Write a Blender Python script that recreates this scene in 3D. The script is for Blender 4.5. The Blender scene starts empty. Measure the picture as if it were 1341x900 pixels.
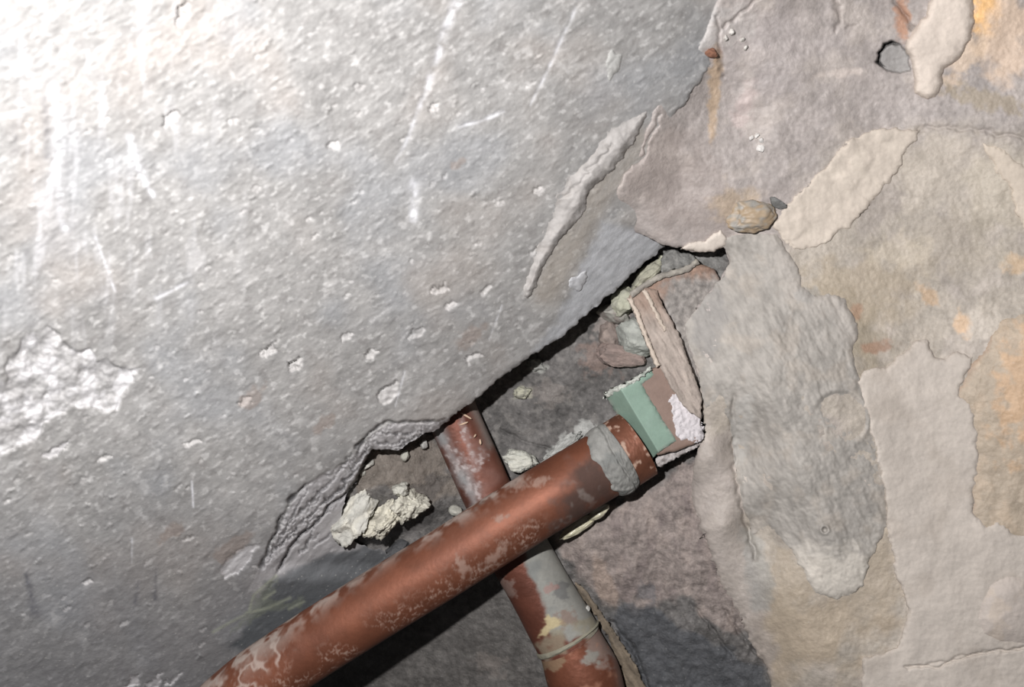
import bpy, math
import numpy as np
from mathutils import Vector

# ------------------------------------------------------------------ camera, world, light
sc = bpy.context.scene
D = 290.0                       # camera height above the reference level, mm
F = 1161.0                      # focal length in pixels of the 1341 x 900 frame
CX, CY = 670.5, 450.0
cam_d = bpy.data.cameras.new('camera'); cam = bpy.data.objects.new('camera', cam_d)
sc.collection.objects.link(cam); sc.camera = cam
cam.location = (0, 0, D / 1000)
cam_d.sensor_width = 36.0; cam_d.lens = 36.0 * F / 1341.0
cam_d.clip_start = 0.005; cam_d.clip_end = 20
cam_d.dof.use_dof = True; cam_d.dof.focus_distance = 0.290; cam_d.dof.aperture_fstop = 14

world = bpy.data.worlds.new('dim_room'); sc.world = world; world.use_nodes = True
world.node_tree.nodes['Background'].inputs[0].default_value = (0.95, 0.97, 1.0, 1)
world.node_tree.nodes['Background'].inputs[1].default_value = 0.05

fl = bpy.data.lights.new('torch_light', 'POINT'); fl.energy = 5.0; fl.shadow_soft_size = 0.0035
fl.color = (1.0, 0.985, 0.985)
flo = bpy.data.objects.new('torch_light', fl); flo.location = (-0.044, 0.034, 0.280)
sc.collection.objects.link(flo)

vs = sc.view_settings
vs.view_transform = 'Standard'; vs.look = 'None'; vs.gamma = 1.0; vs.exposure = 0.0
vs.use_curve_mapping = False

# ------------------------------------------------------------------ small numeric toolkit
def lin(c):
    c = np.asarray(c, float) / 255.0
    return np.where(c <= 0.04045, c / 12.92, ((c + 0.055) / 1.055) ** 2.4)

def at(px, py, z):
    px = np.asarray(px, float); py = np.asarray(py, float); z = np.asarray(z, float) + 0 * px
    return np.stack([(px - CX) / F * (D - z), -(py - CY) / F * (D - z), z], -1) * 0.001

_ang = np.random.RandomState(7).rand(1024) * 2 * np.pi
_GC, _GS = np.cos(_ang), np.sin(_ang)
_g3 = np.random.RandomState(8).normal(size=(1024, 3)); _g3 /= np.linalg.norm(_g3, axis=1)[:, None]

def _hash(a, b, c, seed):
    h = (a * 374761393 + b * 668265263 + c * 2147483647 + seed * 1274126177) & 0xffffffff
    h = ((h ^ (h >> 13)) * 1274126177) & 0xffffffff
    return ((h ^ (h >> 16)) & 1023)

def perlin(x, y, seed=0):
    xi = np.floor(x).astype(np.int64); yi = np.floor(y).astype(np.int64)
    fx = x - xi; fy = y - yi
    u = fx * fx * fx * (fx * (fx * 6 - 15) + 10); v = fy * fy * fy * (fy * (fy * 6 - 15) + 10)
    def g(dx, dy):
        k = _hash(xi + dx, yi + dy, 0, seed)
        return _GC[k] * (fx - dx) + _GS[k] * (fy - dy)
    a = g(0, 0); b = g(1, 0); c = g(0, 1); d = g(1, 1)
    return ((a + u * (b - a)) + v * ((c + u * (d - c)) - (a + u * (b - a)))) * 1.5

def fbm(x, y, lam, octv=4, seed=0, gain=0.5):
    s = 0; a = 1.0; f = 1.0 / lam
    for i in range(octv):
        s = s + a * perlin(x * f + 17.3 * i, y * f - 9.1 * i, seed + i); a *= gain; f *= 2.03
    return s

def perlin3(p, seed=0):
    pi = np.floor(p).astype(np.int64); f = p - pi
    w = f * f * f * (f * (f * 6 - 15) + 10)
    out = 0
    for dx in (0, 1):
        for dy in (0, 1):
            for dz in (0, 1):
                k = _hash(pi[:, 0] + dx, pi[:, 1] + dy, pi[:, 2] + dz, seed)
                dot = ((f - np.array([dx, dy, dz])) * _g3[k]).sum(1)
                ww = (w[:, 0] if dx else 1 - w[:, 0]) * (w[:, 1] if dy else 1 - w[:, 1]) * (w[:, 2] if dz else 1 - w[:, 2])
                out = out + dot * ww
    return out * 1.4

def sstep(a, b, x):
    t = np.clip((x - a) / (b - a), 0, 1); return t * t * (3 - 2 * t)

def sdf_poly(x, y, poly):
    """signed distance to polygon, positive inside (pixels)"""
    P = np.asarray(poly, float); n = len(P)
    d = np.full(x.shape, 1e18); ins = np.zeros(x.shape, bool)
    for i in range(n):
        ax, ay = P[i]; bx, by = P[(i + 1) % n]
        ex, ey = bx - ax, by - ay
        wx, wy = x - ax, y - ay
        t = np.clip((wx * ex + wy * ey) / (ex * ex + ey * ey + 1e-12), 0, 1)
        d = np.minimum(d, (wx - ex * t) ** 2 + (wy - ey * t) ** 2)
        c = (ay > y) != (by > y)
        ins ^= c & (x < ex * (y - ay) / (ey if ey else 1e-12) + ax)
    return np.where(ins, 1, -1) * np.sqrt(d)

def dist_line(x, y, pts, signed=False):
    """distance to a polyline; also arclength fraction of nearest point; sign is + to the right when walking along it (y down)"""
    P = np.asarray(pts, float); d = np.full(x.shape, 1e18); tt = np.zeros(x.shape); sg = np.ones(x.shape)
    L = np.r_[0, np.cumsum(np.linalg.norm(np.diff(P, axis=0), axis=1))]
    for i in range(len(P) - 1):
        ax, ay = P[i]; ex, ey = P[i + 1] - P[i]
        wx, wy = x - ax, y - ay
        t = np.clip((wx * ex + wy * ey) / (ex * ex + ey * ey), 0, 1)
        q = (wx - ex * t) ** 2 + (wy - ey * t) ** 2
        m = q < d - 1e-9
        d = np.where(m, q, d); tt = np.where(m, (L[i] + t * (L[i + 1] - L[i])) / L[-1], tt)
        if signed: sg = np.where(m, np.sign(ex * wy - ey * wx), sg)
    d = np.sqrt(d)
    return (d * sg if signed else d), tt

def win(x, y, pts, pad):
    q = np.asarray(pts, float); return (x > q[:, 0].min() - pad) & (x < q[:, 0].max() + pad) & (y > q[:, 1].min() - pad) & (y < q[:, 1].max() + pad)

class Tps:
    """thin-plate surface through control points (x, y, value)"""
    def __init__(s, cps, reg=0.02):
        c = np.asarray(cps, float); s.p = c[:, :2] / 500.0; n = len(c)
        K = s.k(s.p, s.p) + reg * np.eye(n) * 0.01
        P = np.c_[np.ones(n), s.p]
        A = np.zeros((n + 3, n + 3)); A[:n, :n] = K; A[:n, n:] = P; A[n:, :n] = P.T
        s.w = np.linalg.solve(A, np.r_[c[:, 2], 0, 0, 0])
    @staticmethod
    def k(a, b):
        r2 = ((a[:, None] - b[None]) ** 2).sum(-1); return np.where(r2 > 0, r2 * np.log(r2 + 1e-12), 0)
    def __call__(s, x, y):
        q = np.c_[np.ravel(x), np.ravel(y)] / 500.0
        out = s.w[-3] + q @ s.w[-2:]
        for i, c in enumerate(s.p):
            r2 = ((q - c) ** 2).sum(1); out = out + s.w[i] * r2 * np.log(r2 + 1e-12)
        return out.reshape(np.shape(x))

def mixc(col, m, c):
    m = np.clip(m, 0, 1)[:, None]; return col * (1 - m) + lin(c) * m

def rot(x, y, deg):
    a = math.radians(deg); return x * math.cos(a) + y * math.sin(a), -x * math.sin(a) + y * math.cos(a)

def blob(x, y, cx, cy, rx, ry, deg=0, rag=0.35, lam=None, seed=0, soft=0.25):
    u, v = rot(x - cx, y - cy, deg)
    r = np.sqrt((u / rx) ** 2 + (v / ry) ** 2)
    m = np.zeros(x.shape); k = r < 2.2
    if k.any():
        n = fbm(x[k], y[k], lam or max(rx, ry) * 0.8, 4, seed)
        m[k] = sstep(1 + soft, 1 - soft, r[k] + n * rag)
    return m

def polymask(x, y, poly, soft=2.0, rag=3.0, lam=18, seed=0):
    out = np.zeros(np.shape(x)); k = win(x, y, poly, 3 * rag + 3 * soft + 4)
    if k.any():
        a, b = x[k], y[k]
        wx = a + rag * fbm(a, b, lam, 3, seed); wy = b + rag * fbm(a, b, lam, 3, seed + 50)
        out[k] = sstep(-soft, soft, sdf_poly(wx, wy, poly))
    return out

# ------------------------------------------------------------------ materials
def vmat(name, rough=0.8, bump=0.25, scale=900, grain=0.16, spec=0.35, metal=False, speck=0.0, alb=1.0):
    m = bpy.data.materials.new(name); m.use_nodes = True
    nt = m.node_tree; N = nt.nodes; Lk = nt.links
    b = N['Principled BSDF']
    tc = N.new('ShaderNodeTexCoord')
    at_ = N.new('ShaderNodeAttribute'); at_.attribute_name = 'Col'
    n1 = N.new('ShaderNodeTexNoise'); n1.inputs['Scale'].default_value = scale; n1.inputs['Detail'].default_value = 5; n1.inputs['Roughness'].default_value = 0.65
    Lk.new(tc.outputs['Object'], n1.inputs['Vector'])
    n2 = N.new('ShaderNodeTexNoise'); n2.inputs['Scale'].default_value = scale * 0.22; n2.inputs['Detail'].default_value = 4
    Lk.new(tc.outputs['Object'], n2.inputs['Vector'])
    add = N.new('ShaderNodeMath'); add.operation = 'ADD'
    Lk.new(n1.outputs['Fac'], add.inputs[0]); Lk.new(n2.outputs['Fac'], add.inputs[1])
    mr = N.new('ShaderNodeMapRange'); mr.inputs['From Min'].default_value = 0.6; mr.inputs['From Max'].default_value = 1.4
    mr.inputs['To Min'].default_value = alb * (1 - grain); mr.inputs['To Max'].default_value = alb * (1 + grain)
    Lk.new(add.outputs[0], mr.inputs['Value'])
    mul = N.new('ShaderNodeMix'); mul.data_type = 'RGBA'; mul.blend_type = 'MULTIPLY'; mul.inputs[0].default_value = 1
    Lk.new(at_.outputs['Color'], mul.inputs[6]); Lk.new(mr.outputs[0], mul.inputs[7])
    last = mul.outputs[2]
    if speck > 0:
        vo = N.new('ShaderNodeTexVoronoi'); vo.inputs['Scale'].default_value = scale * 0.35
        Lk.new(tc.outputs['Object'], vo.inputs['Vector'])
        r = N.new('ShaderNodeMapRange'); r.inputs['From Min'].default_value = 0.16; r.inputs['From Max'].default_value = 0.06
        r.inputs['To Min'].default_value = 0; r.inputs['To Max'].default_value = speck
        Lk.new(vo.outputs['Distance'], r.inputs['Value'])
        mx = N.new('ShaderNodeMix'); mx.data_type = 'RGBA'
        Lk.new(r.outputs[0], mx.inputs[0]); Lk.new(last, mx.inputs[6]); mx.inputs[7].default_value = (0.7, 0.68, 0.63, 1)
        last = mx.outputs[2]
    Lk.new(last, b.inputs['Base Color'])
    bp = N.new('ShaderNodeBump'); bp.inputs['Strength'].default_value = bump; bp.inputs['Distance'].default_value = 0.0006
    Lk.new(add.outputs[0], bp.inputs['Height']); Lk.new(bp.outputs[0], b.inputs['Normal'])
    b.inputs['Specular IOR Level'].default_value = spec
    if metal:        # attribute "Crust": 1 = mineral crust, 0 = bare copper
        cr = N.new('ShaderNodeAttribute'); cr.attribute_name = 'Crust'
        r1 = N.new('ShaderNodeMapRange'); r1.inputs['To Min'].default_value = rough; r1.inputs['To Max'].default_value = 0.85
        Lk.new(cr.outputs['Fac'], r1.inputs['Value']); Lk.new(r1.outputs[0], b.inputs['Roughness'])
        r2 = N.new('ShaderNodeMapRange'); r2.inputs['To Min'].default_value = 0.42; r2.inputs['To Max'].default_value = 0.0
        Lk.new(cr.outputs['Fac'], r2.inputs['Value']); Lk.new(r2.outputs[0], b.inputs['Metallic'])
    else:
        b.inputs['Roughness'].default_value = rough
    return m

M_SLAB = vmat('slate_grey_concrete', 0.68, 0.28, 1100, 0.13, 0.42, speck=0.18)
M_WALL = vmat('rendered_rock', 0.55, 0.45, 1000, 0.18, 0.4, speck=0.10)
M_ROCK = vmat('dark_rock', 0.75, 0.8, 1300, 0.38, 0.4, speck=0.10, alb=.82)
M_PLAS = vmat('plaster_skin', 0.75, 0.3, 900, 0.10, 0.3)
M_MORT = vmat('crumbly_mortar', 0.9, 0.6, 1200, 0.16, 0.2, alb=.84)
M_COPR = vmat('tarnished_copper', 0.55, 0.10, 900, 0.14, 0.35, metal=True)
M_PAINT = vmat('old_paint', 0.5, 0.15, 900, 0.10, 0.4, alb=.72)
M_WET = vmat('glossy_sealant', 0.25, 0.1, 500, 0.06, 0.5, alb=.8)

# ------------------------------------------------------------------ mesh builders
def new_mesh(name, V, Fc, col, mat, smooth=True, crust=None):
    me = bpy.data.meshes.new(name)
    Fc = np.asarray(Fc, np.int32); k = Fc.shape[1]
    me.vertices.add(len(V)); me.vertices.foreach_set('co', np.ascontiguousarray(V, np.float32).ravel())
    me.loops.add(Fc.size); me.loops.foreach_set('vertex_index', Fc.ravel())
    me.polygons.add(len(Fc)); me.polygons.foreach_set('loop_start', np.arange(len(Fc), dtype=np.int32) * k)
    me.update(calc_edges=True); me.validate()
    me.polygons.foreach_set('use_smooth', np.full(len(me.polygons), smooth))
    a = me.color_attributes.new('Col', 'FLOAT_COLOR', 'POINT')
    a.data.foreach_set('color', np.c_[np.clip(col, 0.004, 0.9), np.ones(len(V))].astype(np.float32).ravel())
    if crust is not None:
        c = me.attributes.new('Crust', 'FLOAT', 'POINT'); c.data.foreach_set('value', crust.astype(np.float32))
    me.materials.append(mat); me.update()
    return me

def link(name, me, parent=None, loc=None, label=None, cat=None, group=None, kind=None):
    o = bpy.data.objects.new(name, me); sc.collection.objects.link(o)
    if loc is not None: o.location = loc
    if parent: o.parent = parent
    for k, v in (('label', label), ('category', cat), ('group', group), ('kind', kind)):
        if v: o[k] = v
    return o

def place(name, V, Fc, col, mat, parent=None, smooth=True, crust=None, **tags):
    """world-space verts -> object whose origin sits at its base (or its parent's origin)"""
    V = np.asarray(V, float)
    if parent is None:
        o0 = np.array([V[:, 0].mean(), V[:, 1].mean(), V[:, 2].min()])
    else:
        o0 = np.array(parent.get('_o', (0, 0, 0)), float)
    o = link(name, new_mesh(name, V - o0, Fc, col, mat, smooth, crust), parent, None if parent else o0, **tags)
    o['_o'] = tuple(o0)
    return o

def thing(name, px, py, z, **tags):
    p = at(px, py, z); o = link(name, None, loc=tuple(p), **tags); o['_o'] = tuple(float(q) for q in p); return o

def axis(lo, hi, step, flo_, fhi):
    """dense between lo and hi, growing steps out to flo_ / fhi"""
    a = list(np.arange(lo, hi + step, step)); s = step; x = lo; left = []
    while x > flo_: s = min(s * 1.25, 14); x -= s; left.append(x)
    s = step; x = a[-1]; right = []
    while x < fhi: s = min(s * 1.25, 14); x += s; right.append(x)
    return np.array(left[::-1] + a + right)

def sheet(name, xs, ys, zfun, colfun, mat, poly=None, rag=0.0, lam=20, seed=0, drop=None, step=1.5, parent=None, keep=None, **tags):
    """a sheet of surface with a ragged rim; beyond the rim it falls to drop(x,y) so the piece has real thickness"""
    X, Y = np.meshgrid(xs, ys); x = X.ravel().copy(); y = Y.ravel().copy(); n = X.shape
    idx = np.arange(x.size).reshape(n)
    q = np.stack([idx[:-1, :-1], idx[1:, :-1], idx[1:, 1:], idx[:-1, 1:]], -1).reshape(-1, 4)
    if poly is not None:
        def sd(a, b):
            if rag: 
                rg = rag(a, b) if callable(rag) else rag
                w1 = rg * fbm(a, b, lam, 4, seed, 0.55); w2 = rg * fbm(a, b, lam, 4, seed + 31, 0.55)
                return sdf_poly(a + w1, b + w2, poly)
            return sdf_poly(a, b, poly)
        s = sdf_poly(x, y, poly)
        if rag:
            rm = 30.0 if callable(rag) else 3.0 * rag + 8 * step
            kk = np.abs(s) < rm; s[kk] = sd(x[kk], y[kk])
        near = (s < 0) & (s > -6 * step)
        if near.any():
            tgt = np.where(s[near] > -1.5 * step, 0.0, -0.35)    # first ring sits on the rim, the next just outside and deep
            for _it in range(3):
                a_, b_ = x[near], y[near]; sn = sd(a_, b_)
                gx = (sd(a_ + .4, b_) - sn) / .4; gy = (sd(a_, b_ + .4) - sn) / .4
                gl = np.hypot(gx, gy) + 1e-6; gd = np.clip((tgt - sn) / np.clip(gl, .6, 2.5), -4 * step, 4 * step)
                x[near] += gx / gl * gd; y[near] += gy / gl * gd
        live = s > -4.2 * step
        deep = s <= -1.5 * step
        q = q[live[q].all(1) & ((s[q] >= 0).any(1) | deep[q].any(1))]
    else:
        s = np.full(x.shape, 1e3); deep = np.zeros(x.shape, bool)
    if keep is not None: q = q[keep(x, y)[q].any(1)]
    used = np.unique(q); remap = np.full(x.size, -1); remap[used] = np.arange(len(used))
    x = x[used]; y = y[used]; s = s[used]; deep = deep[used]; q = remap[q]
    z = zfun(x, y, np.maximum(s, 0))
    if poly is not None: z = np.where(deep, np.minimum(drop(x, y) if callable(drop) else drop, z - 0.3), z)
    col = colfun(x, y, np.maximum(s, 0))
    return place(name, at(x, y, z), q, col, mat, parent, **tags)

# ------------------------------------------------------------------ WALL LEFT: the big slate-grey slab
SN = np.array([-0.626, 0.78]); SK = 0.95; SC_ = SN @ np.array([50.0, 31.0])
def slab_plane(x, y, z0=0.0):
    m = SN[0] * (x - CX) / F - SN[1] * (y - CY) / F
    return (z0 + SK * m * D - SK * SC_) / (1 + SK * m)

SLAB = [(870, 323), (835, 352), (800, 386), (768, 412), (735, 441), (712, 455), (690, 470), (668, 486), (650, 498), (632, 514), (617, 527), (598, 541), (580, 556),
        (566, 566), (553, 570), (541, 579), (525, 590), (508, 588), (490, 590), (480, 598), (474, 612), (466, 632), (452, 650), (446, 680),
        (456, 702), (478, 716), (505, 722), (520, 745), (480, 800), (400, 870), (330, 930), (250, 1020), (150, 1400),
        (-420, 1400), (-420, -420), (985, -420), (962, 0), (950, 45), (925, 95), (885, 150), (868, 190), (862, 260), (880, 300)]
UCRACK = [(600, 541), (575, 550), (545, 553), (512, 553), (486, 568), (464, 594), (451, 606), (424, 619), (405, 630), (387, 648), (371, 677), (358, 706), (339, 744)]
LCRACK = [(482, 594), (467, 630), (452, 650), (433, 665), (414, 682), (400, 694), (380, 722), (362, 752)]
FACET = [(694, 462), (712, 440), (728, 418), (745, 385), (762, 342), (790, 288), (845, 300), (900, 322), (800, 395), (735, 445), (700, 470)]
PITS = [(350, 460, 12, 5, -38, .9), (388, 478, 13, 6, -38, 1.0), (509, 515, 17, 8, -48, .9), (486, 464, 9, 5, -30, .8), (620, 468, 12, 4, -30, .6),
        (545, 437, 14, 5, -32, .5), (225, 155, 15, 8, -50, 1.0), (240, 18, 16, 9, -60, .9), (575, 380, 13, 4, -35, .5),
        (638, 380, 12, 5, -35, .5), (700, 330, 10, 4, -35, .4), (590, 400, 8, 4, -30, .5), (322, 526, 12, 5, -25, .6), (252, 580, 14, 5, -20, .5),
        (138, 600, 9, 4, -20, .5), (114, 763, 8, 4, -20, .5), (247, 706, 7, 4, -20, .6), (437, 190, 9, 6, -30, .7),
        (305, 158, 7, 6, 0, .6), (470, 115, 7, 6, 0, .7), (568, 140, 8, 5, -40, .5), (705, 250, 8, 5, -30, .5), (655, 265, 7, 4, -30, .5), (335, 247, 6, 5, 0, .5), (455, 440, 9, 4, -38, .6)]
_r = np.random.RandomState(3)
for _i in range(230):
    _x, _y = _r.uniform(-20, 720), _r.uniform(0, 880)
    PITS.append((_x, _y, _r.uniform(3, 7), _r.uniform(2, 3.2), _r.uniform(-50, -15), _r.uniform(.2, .55) * (1 if _r.rand() < .45 else -1)))
SCR = [([(600, -5), (585, 35), (566, 95), (548, 145), (530, 190), (517, 212)], 6.5, 1.8, 0.5), ([(757, 5), (738, 45), (716, 95), (694, 138)], 3.0, 1.6, .38),
       ([(600, 166), (630, 158), (660, 146)], 2.0, 3.0, .5), ([(657, 400), (648, 425), (640, 445)], 1.2, 1.0, .5), ([(530, 487), (523, 512), (517, 533)], 1.5, .8, .5),
       ([(251, 630), (253, 664)], 1.5, 1.2, .5), ([(173, 706), (172, 737)], 1.5, 1.2, .45), ([(70, 120), (78, 170), (72, 240), (85, 300)], 9, 5, .35),
       ([(170, 180), (178, 215), (200, 255)], 5, 4, .5), ([(125, 310), (150, 380)], 2, 2, .4), ([(205, 390), (245, 370)], 3, 2, .4), ([(543, 240), (541, 290)], 6, 5, .55)]
DARK = [([(34, 752), (40, 775), (45, 802)], 3, 7, .7), ([(204, 745), (203, 785)], 1.2, 2.5, .6), ([(181, 762), (177, 790)], 2.5, 3, .5),
        ([(58, 128), (62, 205)], 5, 5, .35), ([(18, 165), (22, 200)], 5, 5, .25), ([(225, 700), (240, 694)], 5, 3, .4)]

def pit_uv(x, y, px, py, deg, a):
    w = min(.42 * a, 5.0)
    return rot(x - px + w * fbm(x, y, max(a * .9, 5), 3, 3), y - py + w * fbm(x, y, max(a * .9, 5), 3, 4), deg)
def slab_rough(x, y):
    u, v = rot(x, y, -36)
    g = fbm(u * .42, v, 7, 2, 9)
    return 1.0 * fbm(x, y, 230, 3, 1) + .20 * fbm(u * .5, v, 30, 3, 5) + .06 * g + .38 * np.maximum(g - .40, 0) + .07 * fbm(u * .6, v, 4, 1, 10)

CRK = {}
MORECR = [[(460, 595), (440, 622), (415, 655), (400, 672)], [(485, 582), (470, 602), (455, 627), (430, 652), (405, 680)], [(399, 681), (375, 705), (361, 720), (350, 738)], [(436, 663), (409, 684), (388, 700), (367, 714)], [(417, 700), (399, 716), (391, 729)],
          [(503, 566), (530, 571), (552, 565)], [(490, 579), (515, 581), (542, 574)], [(508, 588), (530, 582), (548, 571)], [(425, 640), (395, 668), (378, 690)], [(440, 690), (428, 705), (410, 716)], [(402, 640), (385, 672), (368, 702), (355, 730)], [(410, 694), (400, 719), (392, 728)], [(470, 612), (445, 640), (420, 664), (398, 684)]]
def slab_z(x, y, s):
    ck = np.zeros(x.shape)
    z = slab_plane(x, y)
    fac = sstep(-8, 10, sdf_poly(x, y, FACET))
    dcr, _ = dist_line(x, y, [(690, 470), (728, 418), (762, 342), (790, 288)])
    u, v = rot(x, y, -42)
    z = z + slab_rough(x, y) * (1 - .7 * fac) - fac * (dcr * .05) + fac * .15 * fbm(u * .25, v, 6, 4, 77)
    for (px, py, a, b, deg, dp) in PITS:
        k = (abs(x - px) < a * 1.6) & (abs(y - py) < a * 1.6)
        if k.any():
            uu, vv = pit_uv(x[k], y[k], px, py, deg, a)
            r = (uu / a) ** 2 + (vv / b) ** 2
            prof = sstep(1.12, .85, r) * np.clip(.7 - .75 * vv / b, .1, 1.6)
            z[k] -= (2.0 if a > 7 else 1.0) * dp * prof
    # spalled patch at left
    m = polymask(x, y, SPALL, 2, 9, 30, 11)
    z = z - m * (1.0 + 1.1 * fbm(x, y, 28, 4, 12))
    for i, sp in enumerate(SPALLS):
        q = np.asarray(sp); k = (x > q[:, 0].min() - 8) & (x < q[:, 0].max() + 8) & (y > q[:, 1].min() - 8) & (y < q[:, 1].max() + 8)
        if k.any():
            uu, vv = rot(x[k], y[k], -40)
            z[k] -= polymask(x[k], y[k], sp, 1.2, 4, 10, 15 + i) * (.9 + .5 * fbm(uu * .4, vv, 9, 3, 16 + i))
    for pts, w, _w2, _a in SCR:
        k = (x > min(p[0] for p in pts) - 15) & (x < max(p[0] for p in pts) + 15) & (y > min(p[1] for p in pts) - 15) & (y < max(p[1] for p in pts) + 15)
        if k.any():
            d, t = dist_line(x[k], y[k], pts); z[k] -= .22 * np.exp(-(d / (w * .8)) ** 2)
    # flaking layered zone along the lower rim
    k = (x > 300) & (x < 640) & (y > 520) & (y < 800)
    if k.any():
        xx, yy = x[k], y[k]
        uu, vv = rot(xx, yy, -42)
        wob = 5 * fbm(uu * .5, vv, 18, 3, 21)
        dU, tU = dist_line(xx + wob, yy + wob * .6, UCRACK, True); dU = -dU
        dL, tL = dist_line(xx + wob, yy + wob * .6, LCRACK, True); dL = -dL
        lay = fbm(uu * .22, vv, 15, 3, 23)
        inside = sstep(0, 2.0, dU)
        rim = np.abs(dL) if s is None else np.minimum(np.abs(dL), s[k] + 1)
        q = np.clip(dU, 0, 60) / (np.clip(dU, 0, 60) + rim + 1e-3)
        t = 6.5 * q + 1.6 * lay + .7 * fbm(xx, yy, 9, 2, 24)
        ft = t - np.floor(t); terr = np.floor(t) + sstep(.86, 1.0, ft)
        fade = sstep(765, 735, yy); top = (dL < 1) | (tL < .01)
        br_ = sstep(-.4, .05, fbm(uu * .3, vv, 26, 2, 29))
        groove = np.exp(-((ft - .90) / .075) ** 2) * br_
        zz = -inside * fade * np.where(top, .9 + np.clip(terr, 0, 8) * .36 + groove * 1.6, 4.6 + .5 * lay)
        zz -= 3.0 * np.exp(-(dU / 1.5) ** 2) * fade * sstep(-.35, .05, fbm(xx, yy, 40, 2, 30) + .15)
        zz -= 4.0 * np.exp(-(dL / 1.8) ** 2) * fade * (tL < .98) * (tL > .002)
        cm = np.maximum(np.exp(-(dU / 1.5) ** 2) * sstep(-.35, .05, fbm(xx, yy, 40, 2, 30) + .15), np.exp(-(dL / 2.0) ** 2) * (tL < .98) * (tL > .002)) * fade
        cm = np.maximum(cm, .55 * groove * inside * fade * top)
        jx = 4 * fbm(xx, yy, 13, 3, 33); jy = 4 * fbm(xx, yy, 13, 3, 34)
        for ln in MORECR:
            kk = win(xx, yy, ln, 14); d, t_ = dist_line(xx[kk] + jx[kk], yy[kk] + jy[kk], ln)
            e = np.exp(-(d / (1.3 * (1.1 - .6 * abs(2 * t_ - 1)))) ** 2); zz[kk] -= 1.6 * e; cm[kk] = np.maximum(cm[kk], .85 * e)
        z[k] += zz; ck[k] = cm
    # rim crumbling
    if s is not None:
        CRK['m'] = ck
        z = z - .9 * np.exp(-s / 2.2) * (1 + fbm(x, y, 9, 2, 41)) * (y < 640)
    return z

SPALLS = [[(286, 750), (298, 730), (318, 716), (338, 711), (328, 732), (312, 752), (296, 756)], [(160, 900), (172, 888), (184, 884), (178, 900)], [(190, 902), (200, 890), (213, 882), (208, 900)], [(214, 897), (226, 886), (240, 880), (232, 892)], [(54, 598), (70, 586), (90, 576), (88, 586), (66, 600)]]
SPALL = [(-30, 545), (10, 480), (35, 440), (60, 425), (78, 450), (115, 460), (125, 480), (150, 478), (185, 485), (170, 505), (150, 535), (100, 530), (60, 555), (20, 590), (-30, 620)]

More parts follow.
